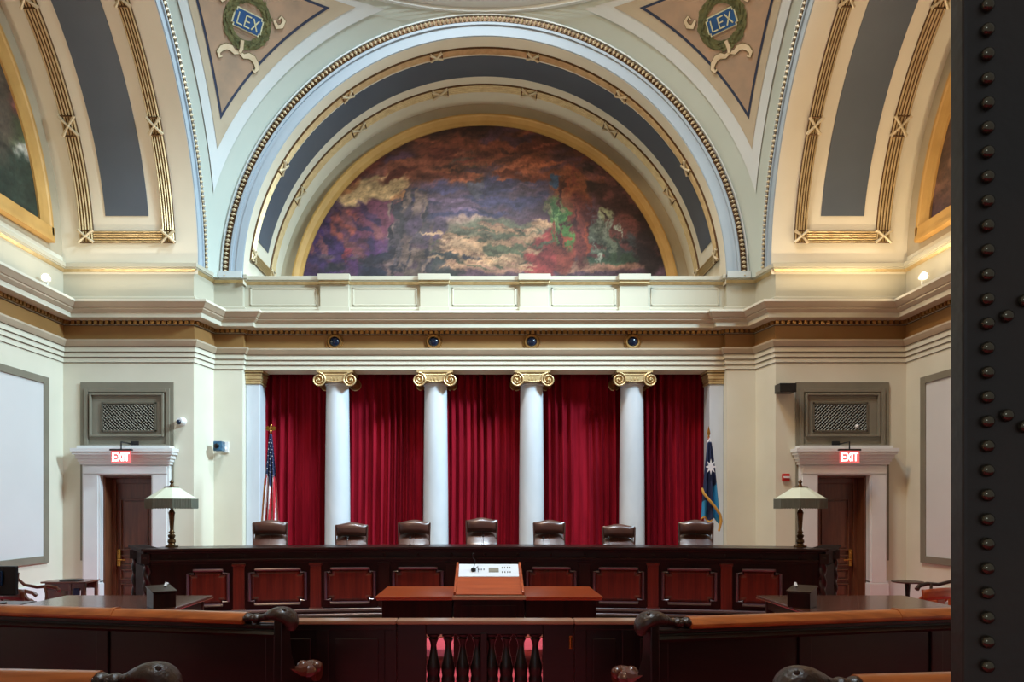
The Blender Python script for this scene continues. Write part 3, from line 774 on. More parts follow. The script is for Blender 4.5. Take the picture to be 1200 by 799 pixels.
# spotlights sitting on the cornice of the side walls
for sg, lab, zz in ((-1, 'small lit spotlight on ledge of left wall', 5.59), (1, 'small lit spotlight on ledge of right wall', 5.62)):
    X_ = sg*7.36; Y_ = 12.92
    t = thing('ledge_spotlight', (X_, Y_, 5.35), lab, 'lamp', 'ledge spotlights')
    b = MB().lathe([(.05, 0), (.05, .02), (.015, .03), (.015, .2)], (X_, Y_, 5.346), 12); b.build('stand', 'whiteplastic', t, smooth=True)
    b = MB().lathe([(.035, -.06), (.06, .0), (.075, .06), (.07, .065)], (X_, Y_-.0, zz), 14, axis='y'); b.build('lamp_head', 'whiteplastic', t, smooth=True)
    b = MB().ball((X_, Y_-.06, zz), .058, 12, 6); b.build('bulb', 'bulb', t, smooth=True)

# ------------------------------------------------------------------ columns
def column(x, lab):
    Yc = 14.75; t = thing('marble_column', (x, Yc, .22), lab, 'column', 'ionic columns before the curtains')
    zc = 4.06
    pr = []
    for i in range(13):
        v = i/12; r = .245-.03*v**1.6; pr.append((r, .62+(zc-.62)*v))
    pr = [(.28, .58), (.26, .62)]+pr+[(.235, zc+.01), (.235, zc+.04), (.215, zc+.05)]
    MB().lathe(pr, (x, Yc, 0), 40).build('shaft', 'marble', t, smooth=True)
    MB().lathe([(.33, .36), (.35, .40), (.33, .44), (.29, .46), (.29, .50), (.31, .52), (.31, .56), (.28, .58)], (x, Yc, 0), 32).box(x-.35, x+.35, Yc-.35, Yc+.35, .22, .36).build('base', 'marble', t, smooth=False)
    # capital
    b = MB()
    b.lathe([(.22, zc+.04), (.28, zc+.09), (.29, zc+.13), (.26, zc+.15)], (x, Yc, 0), 28, 0)
    for k in range(28):
        a = 2*pi*k/28; b.ball((x+.285*cos(a), Yc+.285*sin(a), zc+.10), .024, 6, 4, 0, sc=(1, 1, 1.4))
    b.box(x-.34, x+.34, Yc-.30, Yc+.30, 4.285, 4.33)
    b.box(x-.31, x+.31, Yc-.27, Yc+.27, 4.255, 4.287)
    cp = b.build('capital', 'giltpale', t, smooth=True)
    b = MB()
    for sy in (-1, 1):
        yf = Yc+sy*.27
        # channel between volutes (sagging band)
        n = 14
        def ch(u, v):
            X_ = x-.28+.56*u; sag = .045*sin(pi*u)
            return (X_, yf-(.02 if sy < 0 else -.02), 4.26-(.10*v)-sag*v)
        b.grid(ch, n, 2, 0); b.grid(lambda u, v: (x-.28+.56*u, yf-.02*(-sy)*-1+(-.05*-sy if v > .5 else 0), 4.16-.045*sin(pi*u)), n, 1, 0)
        b.tube([(x-.28+.56*i/n, yf+sy*.015, 4.155-.045*sin(pi*i/n)) for i in range(n+1)], .013, 6, 0)
        b.tube([(x-.28+.56*i/n, yf+sy*.015, 4.25-.012*sin(pi*i/n)) for i in range(n+1)], .013, 6, 0)
        for sx in (-1, 1):
            cx = x+sx*.295; cz_ = 4.145
            b.lathe([(.10, -.02), (.11, .0), (.105, .025), (.02, .03)], (cx, yf, cz_), 24, 1, axis='y') if sy < 0 else b.lathe([(.10, .02), (.11, 0), (.105, -.025), (.02, -.03)], (cx, yf, cz_), 24, 1, axis='y')
            sp = []
            for i in range(46):
                q = i/45; a = pi/2-sx*(-1)*q*2*pi*2.1*1.0; rr_ = .118*(1-q)**.8+.014
                sp.append((cx+rr_*cos(a), yf+sy*.035, cz_+rr_*sin(a)))
            b.tube(sp, [.017*(1-.5*i/45) for i in range(46)], 6, 0)
            b.ball((cx, yf+sy*.035, cz_), .024, 8, 5, 0)
    for sx in (-1, 1):   # bolsters
        b.lathe([(.10, -.27), (.08, -.12), (.07, 0), (.08, .12), (.10, .27)], (x+sx*.295, Yc, 4.145), 18, 1, axis='y')
    b.build('volutes', ['giltpale', 'gilt'], cp, smooth=True)
for x, lab in ((-2.825, 'white marble column with gilt scroll capital, nearest the striped flag'), (-.94, 'white marble column with gilt scroll capital, second from the left'),
               (.90, 'white marble column with gilt scroll capital, third from the left'), (2.825, 'white marble column with gilt scroll capital, nearest the dark blue flag')):
    column(x, lab)
for sg, side in ((-1, 'left'), (1, 'right')):
    t = thing('marble_pilaster', (sg*4.4, 14.78, .22), 'half hidden white marble pilaster with banded gilt capital at '+side+' end of curtains', 'pilaster', 'end pilasters')
    x0, x1 = sg*(XO-.005), sg*4.26
    MB().box(x0, x1, 14.55, 14.93, .22, 4.08).build('shaft', 'marble', t, bevel=.01)
    b = MB()
    for z0_, z1_, p in ((4.08, 4.11, .02), (4.13, 4.17, .02), (4.17, 4.24, .035), (4.24, 4.27, .05), (4.29, 4.33, .07)): b.box(x0, x1-sg*p, 14.55-p, 14.93, z0_, z1_)
    b.box(x0, x1, 14.555, 14.93, 4.08, 4.33)
    b.build('capital', 'giltpale', t, bevel=.004)

# ------------------------------------------------------------------ curtains
labs = ['crimson velvet curtain in bay behind the striped flag', 'crimson velvet curtain in second bay from left', 'crimson velvet curtain in the middle bay',
        'crimson velvet curtain in fourth bay from left', 'crimson velvet curtain in bay behind the dark blue flag']
bays = [(-4.52, -2.83), (-2.83, -.94), (-.94, .90), (.90, 2.83), (2.83, 4.52)]
for k, (x0, x1) in enumerate(bays):
    folds = []; x = x0
    ph = [random.uniform(0, 6) for _ in range(6)]
    def cy(xx):
        a = xx*2*pi/.145+1.6*sin(xx*3.1+ph[0])+.9*sin(xx*7.3+ph[1])
        amp = .042+.022*sin(xx*4.3+ph[2])+.012*sin(xx*11+ph[3])
        return 15.08+amp*(sin(a)+.35*sin(2*a+ph[4]))+.015*sin(xx*2.3+ph[5])
    xs0, xs1 = x0+.004, x1-.004
    b = MB(); b.grid(lambda u, v: (xs0+(xs1-xs0)*u, cy(xs0+(xs1-xs0)*u+.012*sin(v*5+k))+.02*sin(v*3+u*9), .24+(4.55-.24)*v), 260, 14)
    o = b.build('velvet_curtain', 'velvet', smooth=False); me = o.data; me.polygons.foreach_set('use_smooth', [True]*len(me.polygons))
    sm = o.modifiers.new('thickness', 'SOLIDIFY'); sm.thickness = .006
    tag(o, labs[k], 'curtain', 'crimson curtains between the columns')

# ------------------------------------------------------------------ dais + bench
def by(x): return 10.75-.6*(x/4.4)**2
DA = .22
xs = [-4.7+9.4*i/40 for i in range(41)]
b = MB()
pl = [(x, by(x)-.45) for x in xs]+[(5.45, by(4.7)-.1), (5.45, 13.4), (4.5, 13.4), (4.5, 15.25), (-4.5, 15.25), (-4.5, 13.4), (-5.45, 13.4), (-5.45, by(4.7)-.1)]
b.prism(pl, lambda a, c, d: (a, c, d), 0, DA)
struct(b.build('trim_25', 'dais', bevel=.01))
def arcslab(b, x0, x1, f0, f1, z0, z1, n=36, m=0):
    """slab following the bench arc, offsets f0 (front, negative) .. f1 (back)"""
    P = [(x0+(x1-x0)*i/n) for i in range(n+1)]
    poly = [(x, by(x)+f0) for x in P]+[(x, by(x)+f1) for x in reversed(P)]
    nn = n+1
    vs = [(a, c, z0) for a, c in poly]+[(a, c, z1) for a, c in poly]; N = len(poly)
    fs = []
    for i in range(n):
        fs += [(i, i+1, N-2-i, N-1-i), (N+i, N+N-1-i, N+N-2-i, N+i+1)]
    fs += [(i, N+i, N+(i+1) % N, (i+1) % N) for i in range(N)]
    b.add(vs, [f[::-1] for f in fs], m)
JB = thing('judges_bench', (0, 10.8, DA), 'long curved dark mahogany judges bench with raised panels across the room', 'bench')
XB = 4.42
b = MB(); arcslab(b, -XB-.05, XB+.05, -.10, .62, 1.165, 1.20); arcslab(b, -XB-.02, XB+.02, -.06, .58, 1.135, 1.165); b.build('worktop', 'woodh', JB, bevel=.008)
b = MB(); arcslab(b, -XB, XB, -.035, .04, 1.05, 1.135); arcslab(b, -XB, XB, -.075, .04, 1.025, 1.05); arcslab(b, -XB, XB, -.045, .04, .99, 1.025)
for i in range(19):
    x = -XB+.25+i*(2*XB-.5)/18; b.ball((x, by(x)-.045, 1.09), .022, 8, 5, sc=(1, .6, 1))
b.build('frieze', 'woodh', JB, bevel=.005)
b = MB(); arcslab(b, -XB, XB, 0, .04, DA, .99); b.build('carcass', 'wood', JB)
b = MB(); arcslab(b, -XB-.03, XB+.03, -.05, .04, DA, .325)
def arctube(b, r, off, z, n=40):
    b.tube([(-XB-.03+(2*XB+.06)*i/n, by(-XB-.03+(2*XB+.06)*i/n)+off, z) for i in range(n+1)], r, 10)
b.build('plinth', 'wood', JB)
b = MB(); arctube(b, .024, -.05, .335); arctube(b, .02, -.075, .27); b.build('plinth_moulding', 'plinth', JB, smooth=True)
seam_px = [280, 370, 450, 529, 607, 685, 765, 851]
def px2x(px):
    x = 0
    for _ in range(20): x = (px-568)*by(x)/900
    return x
seams = [px2x(207)]+[px2x(p) for p in seam_px]+[px2x(928)]
# pilasters
for s_ in seams[1:-1]:
    y = by(s_); ang = atan2(-.6*2*s_/4.4**2, 1)
    b = MB().box(-.075, .075, -.035, .0, .33, .98).box(-.09, .09, -.05, 0, .95, .985).box(-.09, .09, -.05, 0, .325, .37)
    o = b.build('pilaster', 'woodred' if abs(s_) > 2 else 'wood', None, bevel=.004); o.parent = JB; o.location = Vector((s_, y, 0))-JB.location; o.rotation_euler = (0, 0, ang)
for a, c in zip(seams[:-1], seams[1:]):
    xm = (a+c)/2 if (a > seams[0] and c < seams[-1]) else ((a+c)/2)
    ya, yb_ = by(a), by(c); ang = atan2(yb_-ya, c-a); W = (c-a)/2-.1
    ym = by(xm)
    H0, H1 = .40, .93
    b = MB()
    # bevelled raised field
    w_, h_ = W-.05, (H1-H0)/2-.05; zc = (H0+H1)/2; q = .045
    def ring8(w2, h2, y):
        return [(-w2+q*1.5, y, zc-h2), (w2-q*1.5, y, zc-h2), (w2-q*1.5, y, zc-h2+q), (w2, y, zc-h2+q), (w2, y, zc+h2-q), (w2-q*1.5, y, zc+h2-q), (w2-q*1.5, y, zc+h2), (-w2+q*1.5, y, zc+h2), (-w2+q*1.5, y, zc+h2-q), (-w2, y, zc+h2-q), (-w2, y, zc-h2+q), (-w2+q*1.5, y, zc-h2+q)]
    r1 = ring8(w_, h_, -.012); r2 = ring8(w_-.035, h_-.035, -.03)
    n = 12
    b.add(r1+r2, [(i, (i+1) % n, n+(i+1) % n, n+i) for i in range(n)]+[tuple(range(n, 2*n))]+[])
    o = b.build('front_panel', 'woodred', None); o.parent = JB; o.location = Vector((xm, ym, 0))-JB.location; o.rotation_euler = (0, 0, ang)
    b = MB(); pts = ring8(w_+.02, h_+.02, -.022); b.tube(pts, .02, 8, closed=True)
    b.tube([(-w_+.07, -.045, zc+h_+.022), (w_-.07, -.045, zc+h_+.022)], .021, 8); b.tube([(-w_+.07, -.045, zc-h_-.022), (w_-.07, -.045, zc-h_-.022)], .016, 8)
    mo = b.build('panel_moulding', 'plinth', None, smooth=True); mo.parent = o
# end returns and spiral posts
for sg in (-1, 1):
    x = sg*XB
    A_ = Vector((x, by(XB)+.02)); B_ = Vector((sg*5.06, 11.2)); dv = (B_-A_).normalized(); nv = Vector((-dv.y, dv.x))*sg
    def dg(b, t0, t1, o0, o1, z0, z1):
        P = [A_+dv*t0+nv*o0, A_+dv*t1+nv*o0, A_+dv*t1+nv*o1, A_+dv*t0+nv*o1]
        b.add([(p.x, p.y, z0) for p in P]+[(p.x, p.y, z1) for p in P], [(0, 3, 2, 1), (4, 5, 6, 7), (0, 1, 5, 4), (1, 2, 6, 5), (2, 3, 7, 6), (3, 0, 4, 7)])
    Ld = (B_-A_).length
    b = MB(); dg(b, 0, Ld, -.03, .03, DA, 1.135); dg(b, .15, Ld-.15, -.05, .05, .45, .95); b.build('side_return', 'woodmatt', JB, bevel=.005)
    b = MB(); dg(b, 0, Ld+.08, -.12, .12, 1.165, 1.2); dg(b, 0, Ld+.05, -.09, .09, 1.135, 1.165); b.build('return_top', 'woodmatt', JB, bevel=.006)
    for (ox, oy) in ((.03, -.03), (.66, 1.02)):
        cx, cyy = x+sg*ox, by(XB)+oy
        b = MB().box(cx-.06, cx+.06, cyy-.06, cyy+.06, DA, .36).box(cx-.055, cx+.055, cyy-.055, cyy+.055, 1.0, 1.135)
        n = 14
        def tw(u, v):
            z = .36+.64*v; a = 2*pi*u; r = .042+.010*cos(2*a+v*22)
            return (cx+r*cos(a), cyy+r*sin(a), z)
        b.grid(tw, 20, 60)
        b.ball((cx, cyy, 1.08), .06, 10, 6, sc=(1.05, 1.05, .5))
        b.build('corner_post', 'wood', JB, smooth=True)

# ------------------------------------------------------------------ bench lamps
def lamp(px, lab):
    x = (px-568)*10.5/900; y = 10.55; z = 1.20
    t = thing('bench_lamp', (x, y, z), lab, 'lamp', 'matching bench lamps')
    MB().lathe([(.085, 0), (.085, .02), (.05, .03), (.04, .05), (.055, .07), (.05, .10), (.03, .115), (.045, .14), (.05, .16), (.03, .18), (.028, .19), (.045, .20), (.03, .215), (.025, .24), (.038, .44), (.045, .47), (.03, .5), (.018, .52), (.012, .62), (.012, .84)], (x, y, z), 20).build('stem', 'bronze', t, smooth=True)
    b = MB(); n = 8; z1 = z+.66; z2 = z+.82
    ro, ri = .345, .095
    sh = []
    for k, (r, zz) in enumerate(((ro, z1), (ri, z2))):
        for i in range(n):
            a = 2*pi*(i+.5)/n; sh.append((x+r*cos(a)*.98, y+r*sin(a)*.98, zz))
    b.add(sh, [(i, (i+1) % n, n+(i+1) % n, n+i) for i in range(n)]); so = b.build('lamp_shade', 'shade', t); so.modifiers.new('t', 'SOLIDIFY').thickness = .004
    b = MB()
    N = 120
    for i in range(N):
        f = i/N*n; k = int(f); q = f-k
        a0 = 2*pi*(k+.5)/n; a1 = 2*pi*(k+1.5)/n
        px_ = x+ro*(cos(a0)*(1-q)+cos(a1)*q)*.975; py_ = y+ro*(sin(a0)*(1-q)+sin(a1)*q)*.975
        b.box(px_-.0065, px_+.0065, py_-.0065, py_+.0065, z1-.125-.008*(i % 2), z1+.004)
    b.build('fringe', 'fringe', t)
    b = MB().lathe([(.10, z2-z-.004), (.10, z2-z+.012), (.03, z2-z+.02), (.015, z2-z+.05), (.03, z2-z+.07), (.02, z2-z+.09), (.004, z2-z+.11)], (x, y, z), 14); b.build('finial', 'bronze', t, smooth=True)
lamp(199.5, 'fringed table lamp with pale shade on left end of bench'); lamp(939.5, 'fringed table lamp with pale shade on right end of bench')

# ------------------------------------------------------------------ judges' chairs
def judge_chair():
    t = thing('judge_chair', (0, 0, 0), '', 'chair', 'leather chairs behind the bench')
    # back in local coords: width .5, top z 1.30 above base
    b = MB()
    def pad(z0, z1, w0, w1, crest, th, y0, m=0, nx=16, nz=10):
        def fn(u, v, s_):
            w = w0+(w1-w0)*v; X = (u-.5)*2
            topz = z1+crest*(cos(X*pi)*.5+.5)*(1 if v > 0 else 0)*v
            z = z0+(topz-z0)*v
            bul = th*(1-abs(X)**4)*(1-abs(2*v-1)**4)
            return (X*w/2, y0-(s_)*bul-.0, z)
        b.grid(lambda u, v: fn(u, v, 1), nx, nz, m); b.grid(lambda u, v: fn(u, v, -.7), nx, nz, m, flip=True)
        return b
    pad(1.035, 1.20, .485, .50, .035, .07, 0); b.build('headrest', 'leather', t, smooth=True)
    b = MB()
    def bk(u, v):
        X = (u-.5)*2; z = .45+.61*v; q = max(0, (z-.84)/.22)
        return (X*.235*(1-.04*q), -.18+.25*q**1.05+.04*abs(X)**3, z)
    b.grid(bk, 16, 16); b.grid(lambda u, v: (bk(u, v)[0], .05, bk(u, v)[2]), 4, 4, flip=True)
    b.grid(lambda u, v: (bk(0, v)[0], bk(0, v)[1]*(1-u)+.05*u, bk(0, v)[2]), 2, 16); b.grid(lambda u, v: (bk(1, v)[0], bk(1, v)[1]*(1-u)+.05*u, bk(1, v)[2]), 2, 16)
    b.build('backrest', 'leather', t, smooth=True)
    b = MB(); b.tube([(0, -.182+.25*max(0, (zz_-.84)/.22)**1.05, zz_) for zz_ in (.5, .7, .84, .88, .92, .97, 1.03)], .004, 5)
    for sx in (-1, 1): b.tube([(sx*.235, -.03, .5), (sx*.238, -.03, .97), (sx*.245, -.02, 1.19)], .013, 6)
    b.build('piping', 'leather', t, smooth=True)
    b = MB().box(-.25, .25, -.5, .03, .36, .47); b.build('seat', 'leather', t, bevel=.04)
    for sx in (-1, 1):
        b = MB().tube([(sx*.29, .0, .62), (sx*.31, -.2, .64), (sx*.3, -.42, .62), (sx*.28, -.45, .42)], .03, 8); b.build('armrest', 'leather', t, smooth=True)
    b = MB().lathe([(.035, .08), (.03, .36)], (0, -.22, 0), 12)
    for k in range(5):
        a = 2*pi*k/5; b.tube([(0, -.22, .1), (.28*cos(a), -.22+.28*sin(a), .05)], .022, 6); b.ball((.28*cos(a), -.22+.28*sin(a), .028), .028, 8, 5)
    b.build('swivel_base', 'black', t, smooth=True)
    return t
for o in (): pass
JC = judge_chair()
# the chairs: px centre, px top, depth
ch = [(315, 609, 11.35, 40, 'brown leather high back chair, leftmost behind the bench, below the striped flag'), (411, 612, 11.75, 38, 'brown leather high back chair before the leftmost free marble column'),
      (485, 609, 11.8, 38, 'brown leather high back chair, third from left, against the curtain of the second bay'), (564.5, 606.5, 11.8, 37.5, 'brown leather high back chair in middle with microphone before it'),
      (644, 609, 11.8, 37.5, 'brown leather high back chair just right of third column from left'), (726, 614, 11.7, 38.5, 'brown leather high back chair sitting lowest of the row, before the fourth column'),
      (817, 609, 11.35, 40, 'brown leather high back chair, rightmost, below the dark blue flag')]
zl = MB()
for i, (px, py, Y, w, lab) in enumerate(ch):
    o = JC if i == 0 else copy_tree(JC)
    o['label'] = lab
    s = 900/Y; z = EYE+(594-py)/s
    o.location = ((px-568)/s, Y+.08, DA); k = (w/s)/.50
    o.rotation_euler = (0, 0, [.16, .08, .03, 0, -.03, -.08, -.16][i])
    o.scale = (k, k, (z-DA)/1.235)
# keep the chair feet on the dais
# microphones
def mic(px, py, Y, zb, lab, h=.22, lean=.0):
    x = (px-568)*Y/900
    t = thing('gooseneck_microphone', (x, Y, zb), lab, 'microphone')
    MB().lathe([(.03, 0), (.03, .012), (.008, .016)], (x, Y, zb), 12).build('base', 'black', t, smooth=True)
    pts = [(x, Y, zb+.01), (x+lean*.2, Y-.0, zb+h*.5), (x+lean*.6, Y+.01, zb+h*.85), (x+lean, Y+.03, zb+h)]
    MB().tube(pts, .004, 6).tube([pts[-1], (x+lean*1.3, Y+.06, zb+h+.02)], .011, 8).build('gooseneck', 'black', t, smooth=True)
mic(566.5, 630, 10.98, 1.20, 'thin black microphone on bench before the middle chair', .13, .0)
for px, lab in ((407, 'second'), (480.5, 'third'), (637, 'fifth'), (714, 'sixth')):
    mic(px, 630, 11.0, 1.20, 'thin dark gooseneck microphone before the '+lab+' leather chair from the left', .10, .0)

# ------------------------------------------------------------------ flags
def flag_pole(x, y, ztop, label, top):
    t = thing('flag', (x, y, DA), label, 'flag')
    MB().lathe([(.14, 0), (.15, .03), (.06, .07), (.03, .1)], (x, y, DA), 20).build('base', 'brass', t, smooth=True)
    MB().tube([(x, y, DA+.06), (x, y, ztop)], .014, 10).build('pole', 'cherry', t, smooth=True)
    return t
YFg = 13.3; s = 900/YFg
zz = lambda py: EYE+(594-py)/s
x = (317.5-568)/s
t = flag_pole(x, YFg, zz(508), 'striped red and white flag with starred blue field on eagle topped pole', 0)
b = MB().ball((x, YFg, zz(506)), .022, 8, 5); b.ball((x, YFg, zz(502)), .03, 8, 6, sc=(.8, .8, 1.6)); b.ball((x+.01, YFg-.01, zz(498.5)), .018, 8, 5)
for sg in (-1, 1):
    b.prism([(0, 0), (sg*.05, .045), (sg*.085, .02), (sg*.08, -.03), (sg*.03, -.04)], lambda a, c, d: (x+a, YFg+d, zz(502)+c), -.006, .006)
b.build('eagle_finial', 'brass', t)
def drape(cx, y, z0, z1, w0, w1, skew, nf, mf, nu=64, nv=50, seed=0, bot=None):
    def fn(u, v):
        w = w0+(w1-w0)*v**.8; X = cx+skew*v+(u-.5)*2*w
        yy = y-.05+.045*(.3+.7*v)*sin(u*2*pi*nf+seed+v*1.2)-.05*sin(pi*u)*v
        zb = z1+(bot(u) if bot else 0)
        return (X, yy, z0+(zb-z0)*v)
    b = MB().grid(fn, nu, nv, mf=mf); return b, fn
def mf_us(u, v):
    if v < .50-.06*sin(u*9): return 0
    return 1 if int((u*1.0+v*.25)*9) % 2 == 0 else 2
b, fn = drape(x+.01, YFg, zz(509), zz(612), .02, .165, .0, 3.5, mf_us, bot=lambda u: -.12*u+.03*sin(u*20))
c = b.build('cloth', ['navy', 'flagred', 'flagwhite'], t, smooth=True); c.modifiers.new('t', 'SOLIDIFY').thickness = .004
b = MB()
for i in range(12):
    for j in range(5):
        u = .12+.19*j+(.09 if i % 2 else 0); v = .06+.035*i
        if u > .95 or v > .46: continue
        p = Vector(fn(u, v)); r = .011
        b.prism([(r*(1 if k % 2 == 0 else .4)*sin(2*pi*k/10), r*(1 if k % 2 == 0 else .4)*cos(2*pi*k/10)) for k in range(10)], lambda a, c_, d: (p.x+a, p.y-.005-d, p.z+c_), 0, .004)
b.build('star', 'flagwhite', c)
b = MB().tube([fn(.0, v/20) for v in range(10, 21)], .014, 6).tube([fn(u/16, 1) for u in range(17)], .012, 6); b.build('fringe', 'fringegold', t)

x = (830.5-568)/s
t = flag_pole(x, YFg, zz(512), 'dark blue flag with white star and light blue lower folds on spear topped pole', 1)
b = MB().lathe([(.012, 0), (.022, .03), (.012, .05), (.03, .09), (.02, .15), (.001, .22)], (x, YFg, zz(514)), 12, ry=.4); b.build('spear_finial', 'brass', t, smooth=True)
b = MB().tube([(x-.02, YFg-.02, zz(519)), (x+.005, YFg-.02, zz(514)), (x+.03, YFg-.02, zz(520))], .02, 8); b.build('bow', 'flagwhite', t, smooth=True)
def mf_mn(u, v):
    return 1 if (u > .60 and v > .62-.35*(u-.6)) or (v > .78 and u < .3) else 0
b, fn = drape(x-.0, YFg, zz(518), zz(608), .025, .165, .02, 2.5, mf_mn, seed=2, bot=lambda u: -.14*max(0, u-.5)+.04*sin(u*12))
c = b.build('cloth', ['navy', 'ltblue'], t, smooth=True); c.modifiers.new('t', 'SOLIDIFY').thickness = .004
p = Vector((x-.01, YFg-.165, zz(547.5)))
b = MB().prism([((.11 if k % 2 == 0 else .05)*sin(2*pi*k/16), (.11 if k % 2 == 0 else .05)*1.25*cos(2*pi*k/16)) for k in range(16)], lambda a, c_, d: (p.x+a*(.85), p.y+d, p.z+c_), 0, .006)
b.build('star', 'flagwhite', c)
b = MB().tube([(x-.155, YFg-.13, zz(572)), (x-.13, YFg-.15, zz(578)), (x-.04, YFg-.17, zz(586)), (x+.06, YFg-.17, zz(594)), (x+.15, YFg-.16, zz(603)), (x+.17, YFg-.15, zz(610)), (x+.13, YFg-.15, zz(622))], [.02, .024, .024, .024, .024, .026, .02], 8)
b.tube([fn(u/16, 1) for u in range(9)], .014, 6)
b.build('fringe', 'fringegold', t, smooth=True)

# ------------------------------------------------------------------ lectern desk
Yn, Yf_ = 8.33, 9.4
xc = (573-568)/108.
LD = thing('lectern_desk', (xc, 8.85, 0), 'wide cherry topped counsel table with recessed centre in middle of the floor', 'table')
for sg in (-1, 1):
    b = MB().box(xc+sg*.395, xc+sg*1.235, Yn, Yf_, .755, .78).box(xc+sg*.395, xc+sg*1.225, Yn+.01, Yf_-.01, .735, .755)
    b.build('tabletop', 'cherry', LD, bevel=.008)
    MB().box(xc+sg*.40, xc+sg*1.17, Yn+.05, Yf_-.05, .50, .735).build('apron', 'wood', LD, bevel=.006)
for sg in (-1, 1):
    for y in (Yn+.09, Yf_-.09):
        MB().lathe([(.045, 0), (.03, .05), (.03, .3), (.045, .42), (.045, .5)], (xc+sg*1.10, y, 0), 14).build('leg', 'wood', LD, smooth=True)
LT = thing('lectern', (xc, 8.6, 0), 'cherry wood lectern with sloped top and white control panel', 'lectern')
b = MB().box(xc-.385, xc+.385, Yn+.03, 9.0, 0, .745); b.box(xc-.30, xc+.30, Yn+.022, Yn+.03, .12, .68)
b.build('pedestal', 'wood', LT, bevel=.006)
# sloped top
zn, zf, yn, yf = .80, 1.085, 8.33, 8.95
def slab(x0, x1, t0, t1, lift0, lift1, b):
    P = lambda q: (yn+(yf-yn)*q, zn+(zf-zn)*q)
    (ya, za), (yb2, zb2) = P(t0), P(t1)
    vs = [(x0, ya, za+lift0), (x1, ya, za+lift0), (x1, yb2, zb2+lift0), (x0, yb2, zb2+lift0), (x0, ya, za+lift1), (x1, ya, za+lift1), (x1, yb2, zb2+lift1), (x0, yb2, zb2+lift1)]
    b.add(vs, [(0, 3, 2, 1), (4, 5, 6, 7), (0, 1, 5, 4), (1, 2, 6, 5), (2, 3, 7, 6), (3, 0, 4, 7)])
b = MB(); slab(xc-.36, xc+.36, 0, 1, -.03, 0, b); b.build('reading_slope', 'cherry', LT, bevel=.003)
b = MB()
for sg in (-1, 1):
    vs = [(xc+sg*.36, yn, .745), (xc+sg*.385, yn, .745), (xc+sg*.375, yf, .745), (xc+sg*.35, yf, .745), (xc+sg*.36, yn, zn+.03), (xc+sg*.385, yn, zn+.03), (xc+sg*.372, yf, zf+.025), (xc+sg*.348, yf, zf+.025)]
    b.add(vs, [(0, 3, 2, 1), (4, 5, 6, 7), (0, 1, 5, 4), (1, 2, 6, 5), (2, 3, 7, 6), (3, 0, 4, 7)])
b.box(xc-.36, xc+.36, yf-.01, yf+.01, .745, zf)
b.box(xc-.36, xc+.36, yn-.0, yn+.02, .745, zn+.005)
b.build('side_rail', 'cherry', LT, bevel=.003)
b = MB().box(xc-.40, xc+.40, Yn-.03, Yn+.0, .745, .79); b.build('front_lip', 'railtop', LT, bevel=.005)  # highlight along the front edge is put into the lip's paler wood
b = MB(); slab(xc-.342, xc+.342, .56, .985, .0, .006, b); cpn = b.build('control_panel', 'paper', LT)
b = MB(); slab(xc+.0, xc+.115, .70, .84, .006, .012, b); b.build('display', 'vent', cpn)
b = MB()
for (a, c2, q) in ((-.09, -.08, .79), (-.06, -.05, .79), (-.12, -.11, .79), (.15, .16, .85), (.18, .19, .85), (.21, .22, .85), (.24, .25, .85), (.15, .16, .7), (.18, .19, .7), (.21, .22, .7), (.24, .25, .7)):
    slab(xc+a, xc+c2, q-.02, q+.02, .006, .012, b)
b.build('button', 'black', cpn)
q = .74; mx = xc-.175
t = thing('gooseneck_microphone', (mx, yn+(yf-yn)*q, zn+(zf-zn)*q), 'short black microphone standing on lectern control panel', 'microphone')
z_ = zn+(zf-zn)*q; y_ = yn+(yf-yn)*q
MB().ball((mx, y_, z_+.02), .03, 10, 6).build('base', 'black', t, smooth=True)
MB().tube([(mx, y_, z_+.03), (mx+.02, y_+.02, z_+.12), (mx+.0, y_+.03, z_+.15), (mx-.005, y_+.01, z_+.18)], .006, 6).tube([(mx-.005, y_+.01, z_+.16), (mx-.0, y_, z_+.21)], .012, 8).tube([(mx+.01, y_, z_+.02), (mx+.05, y_, z_+.06), (mx+.055, y_-.05, z_+.0)], .004, 5).build('gooseneck', 'black', t, smooth=True)

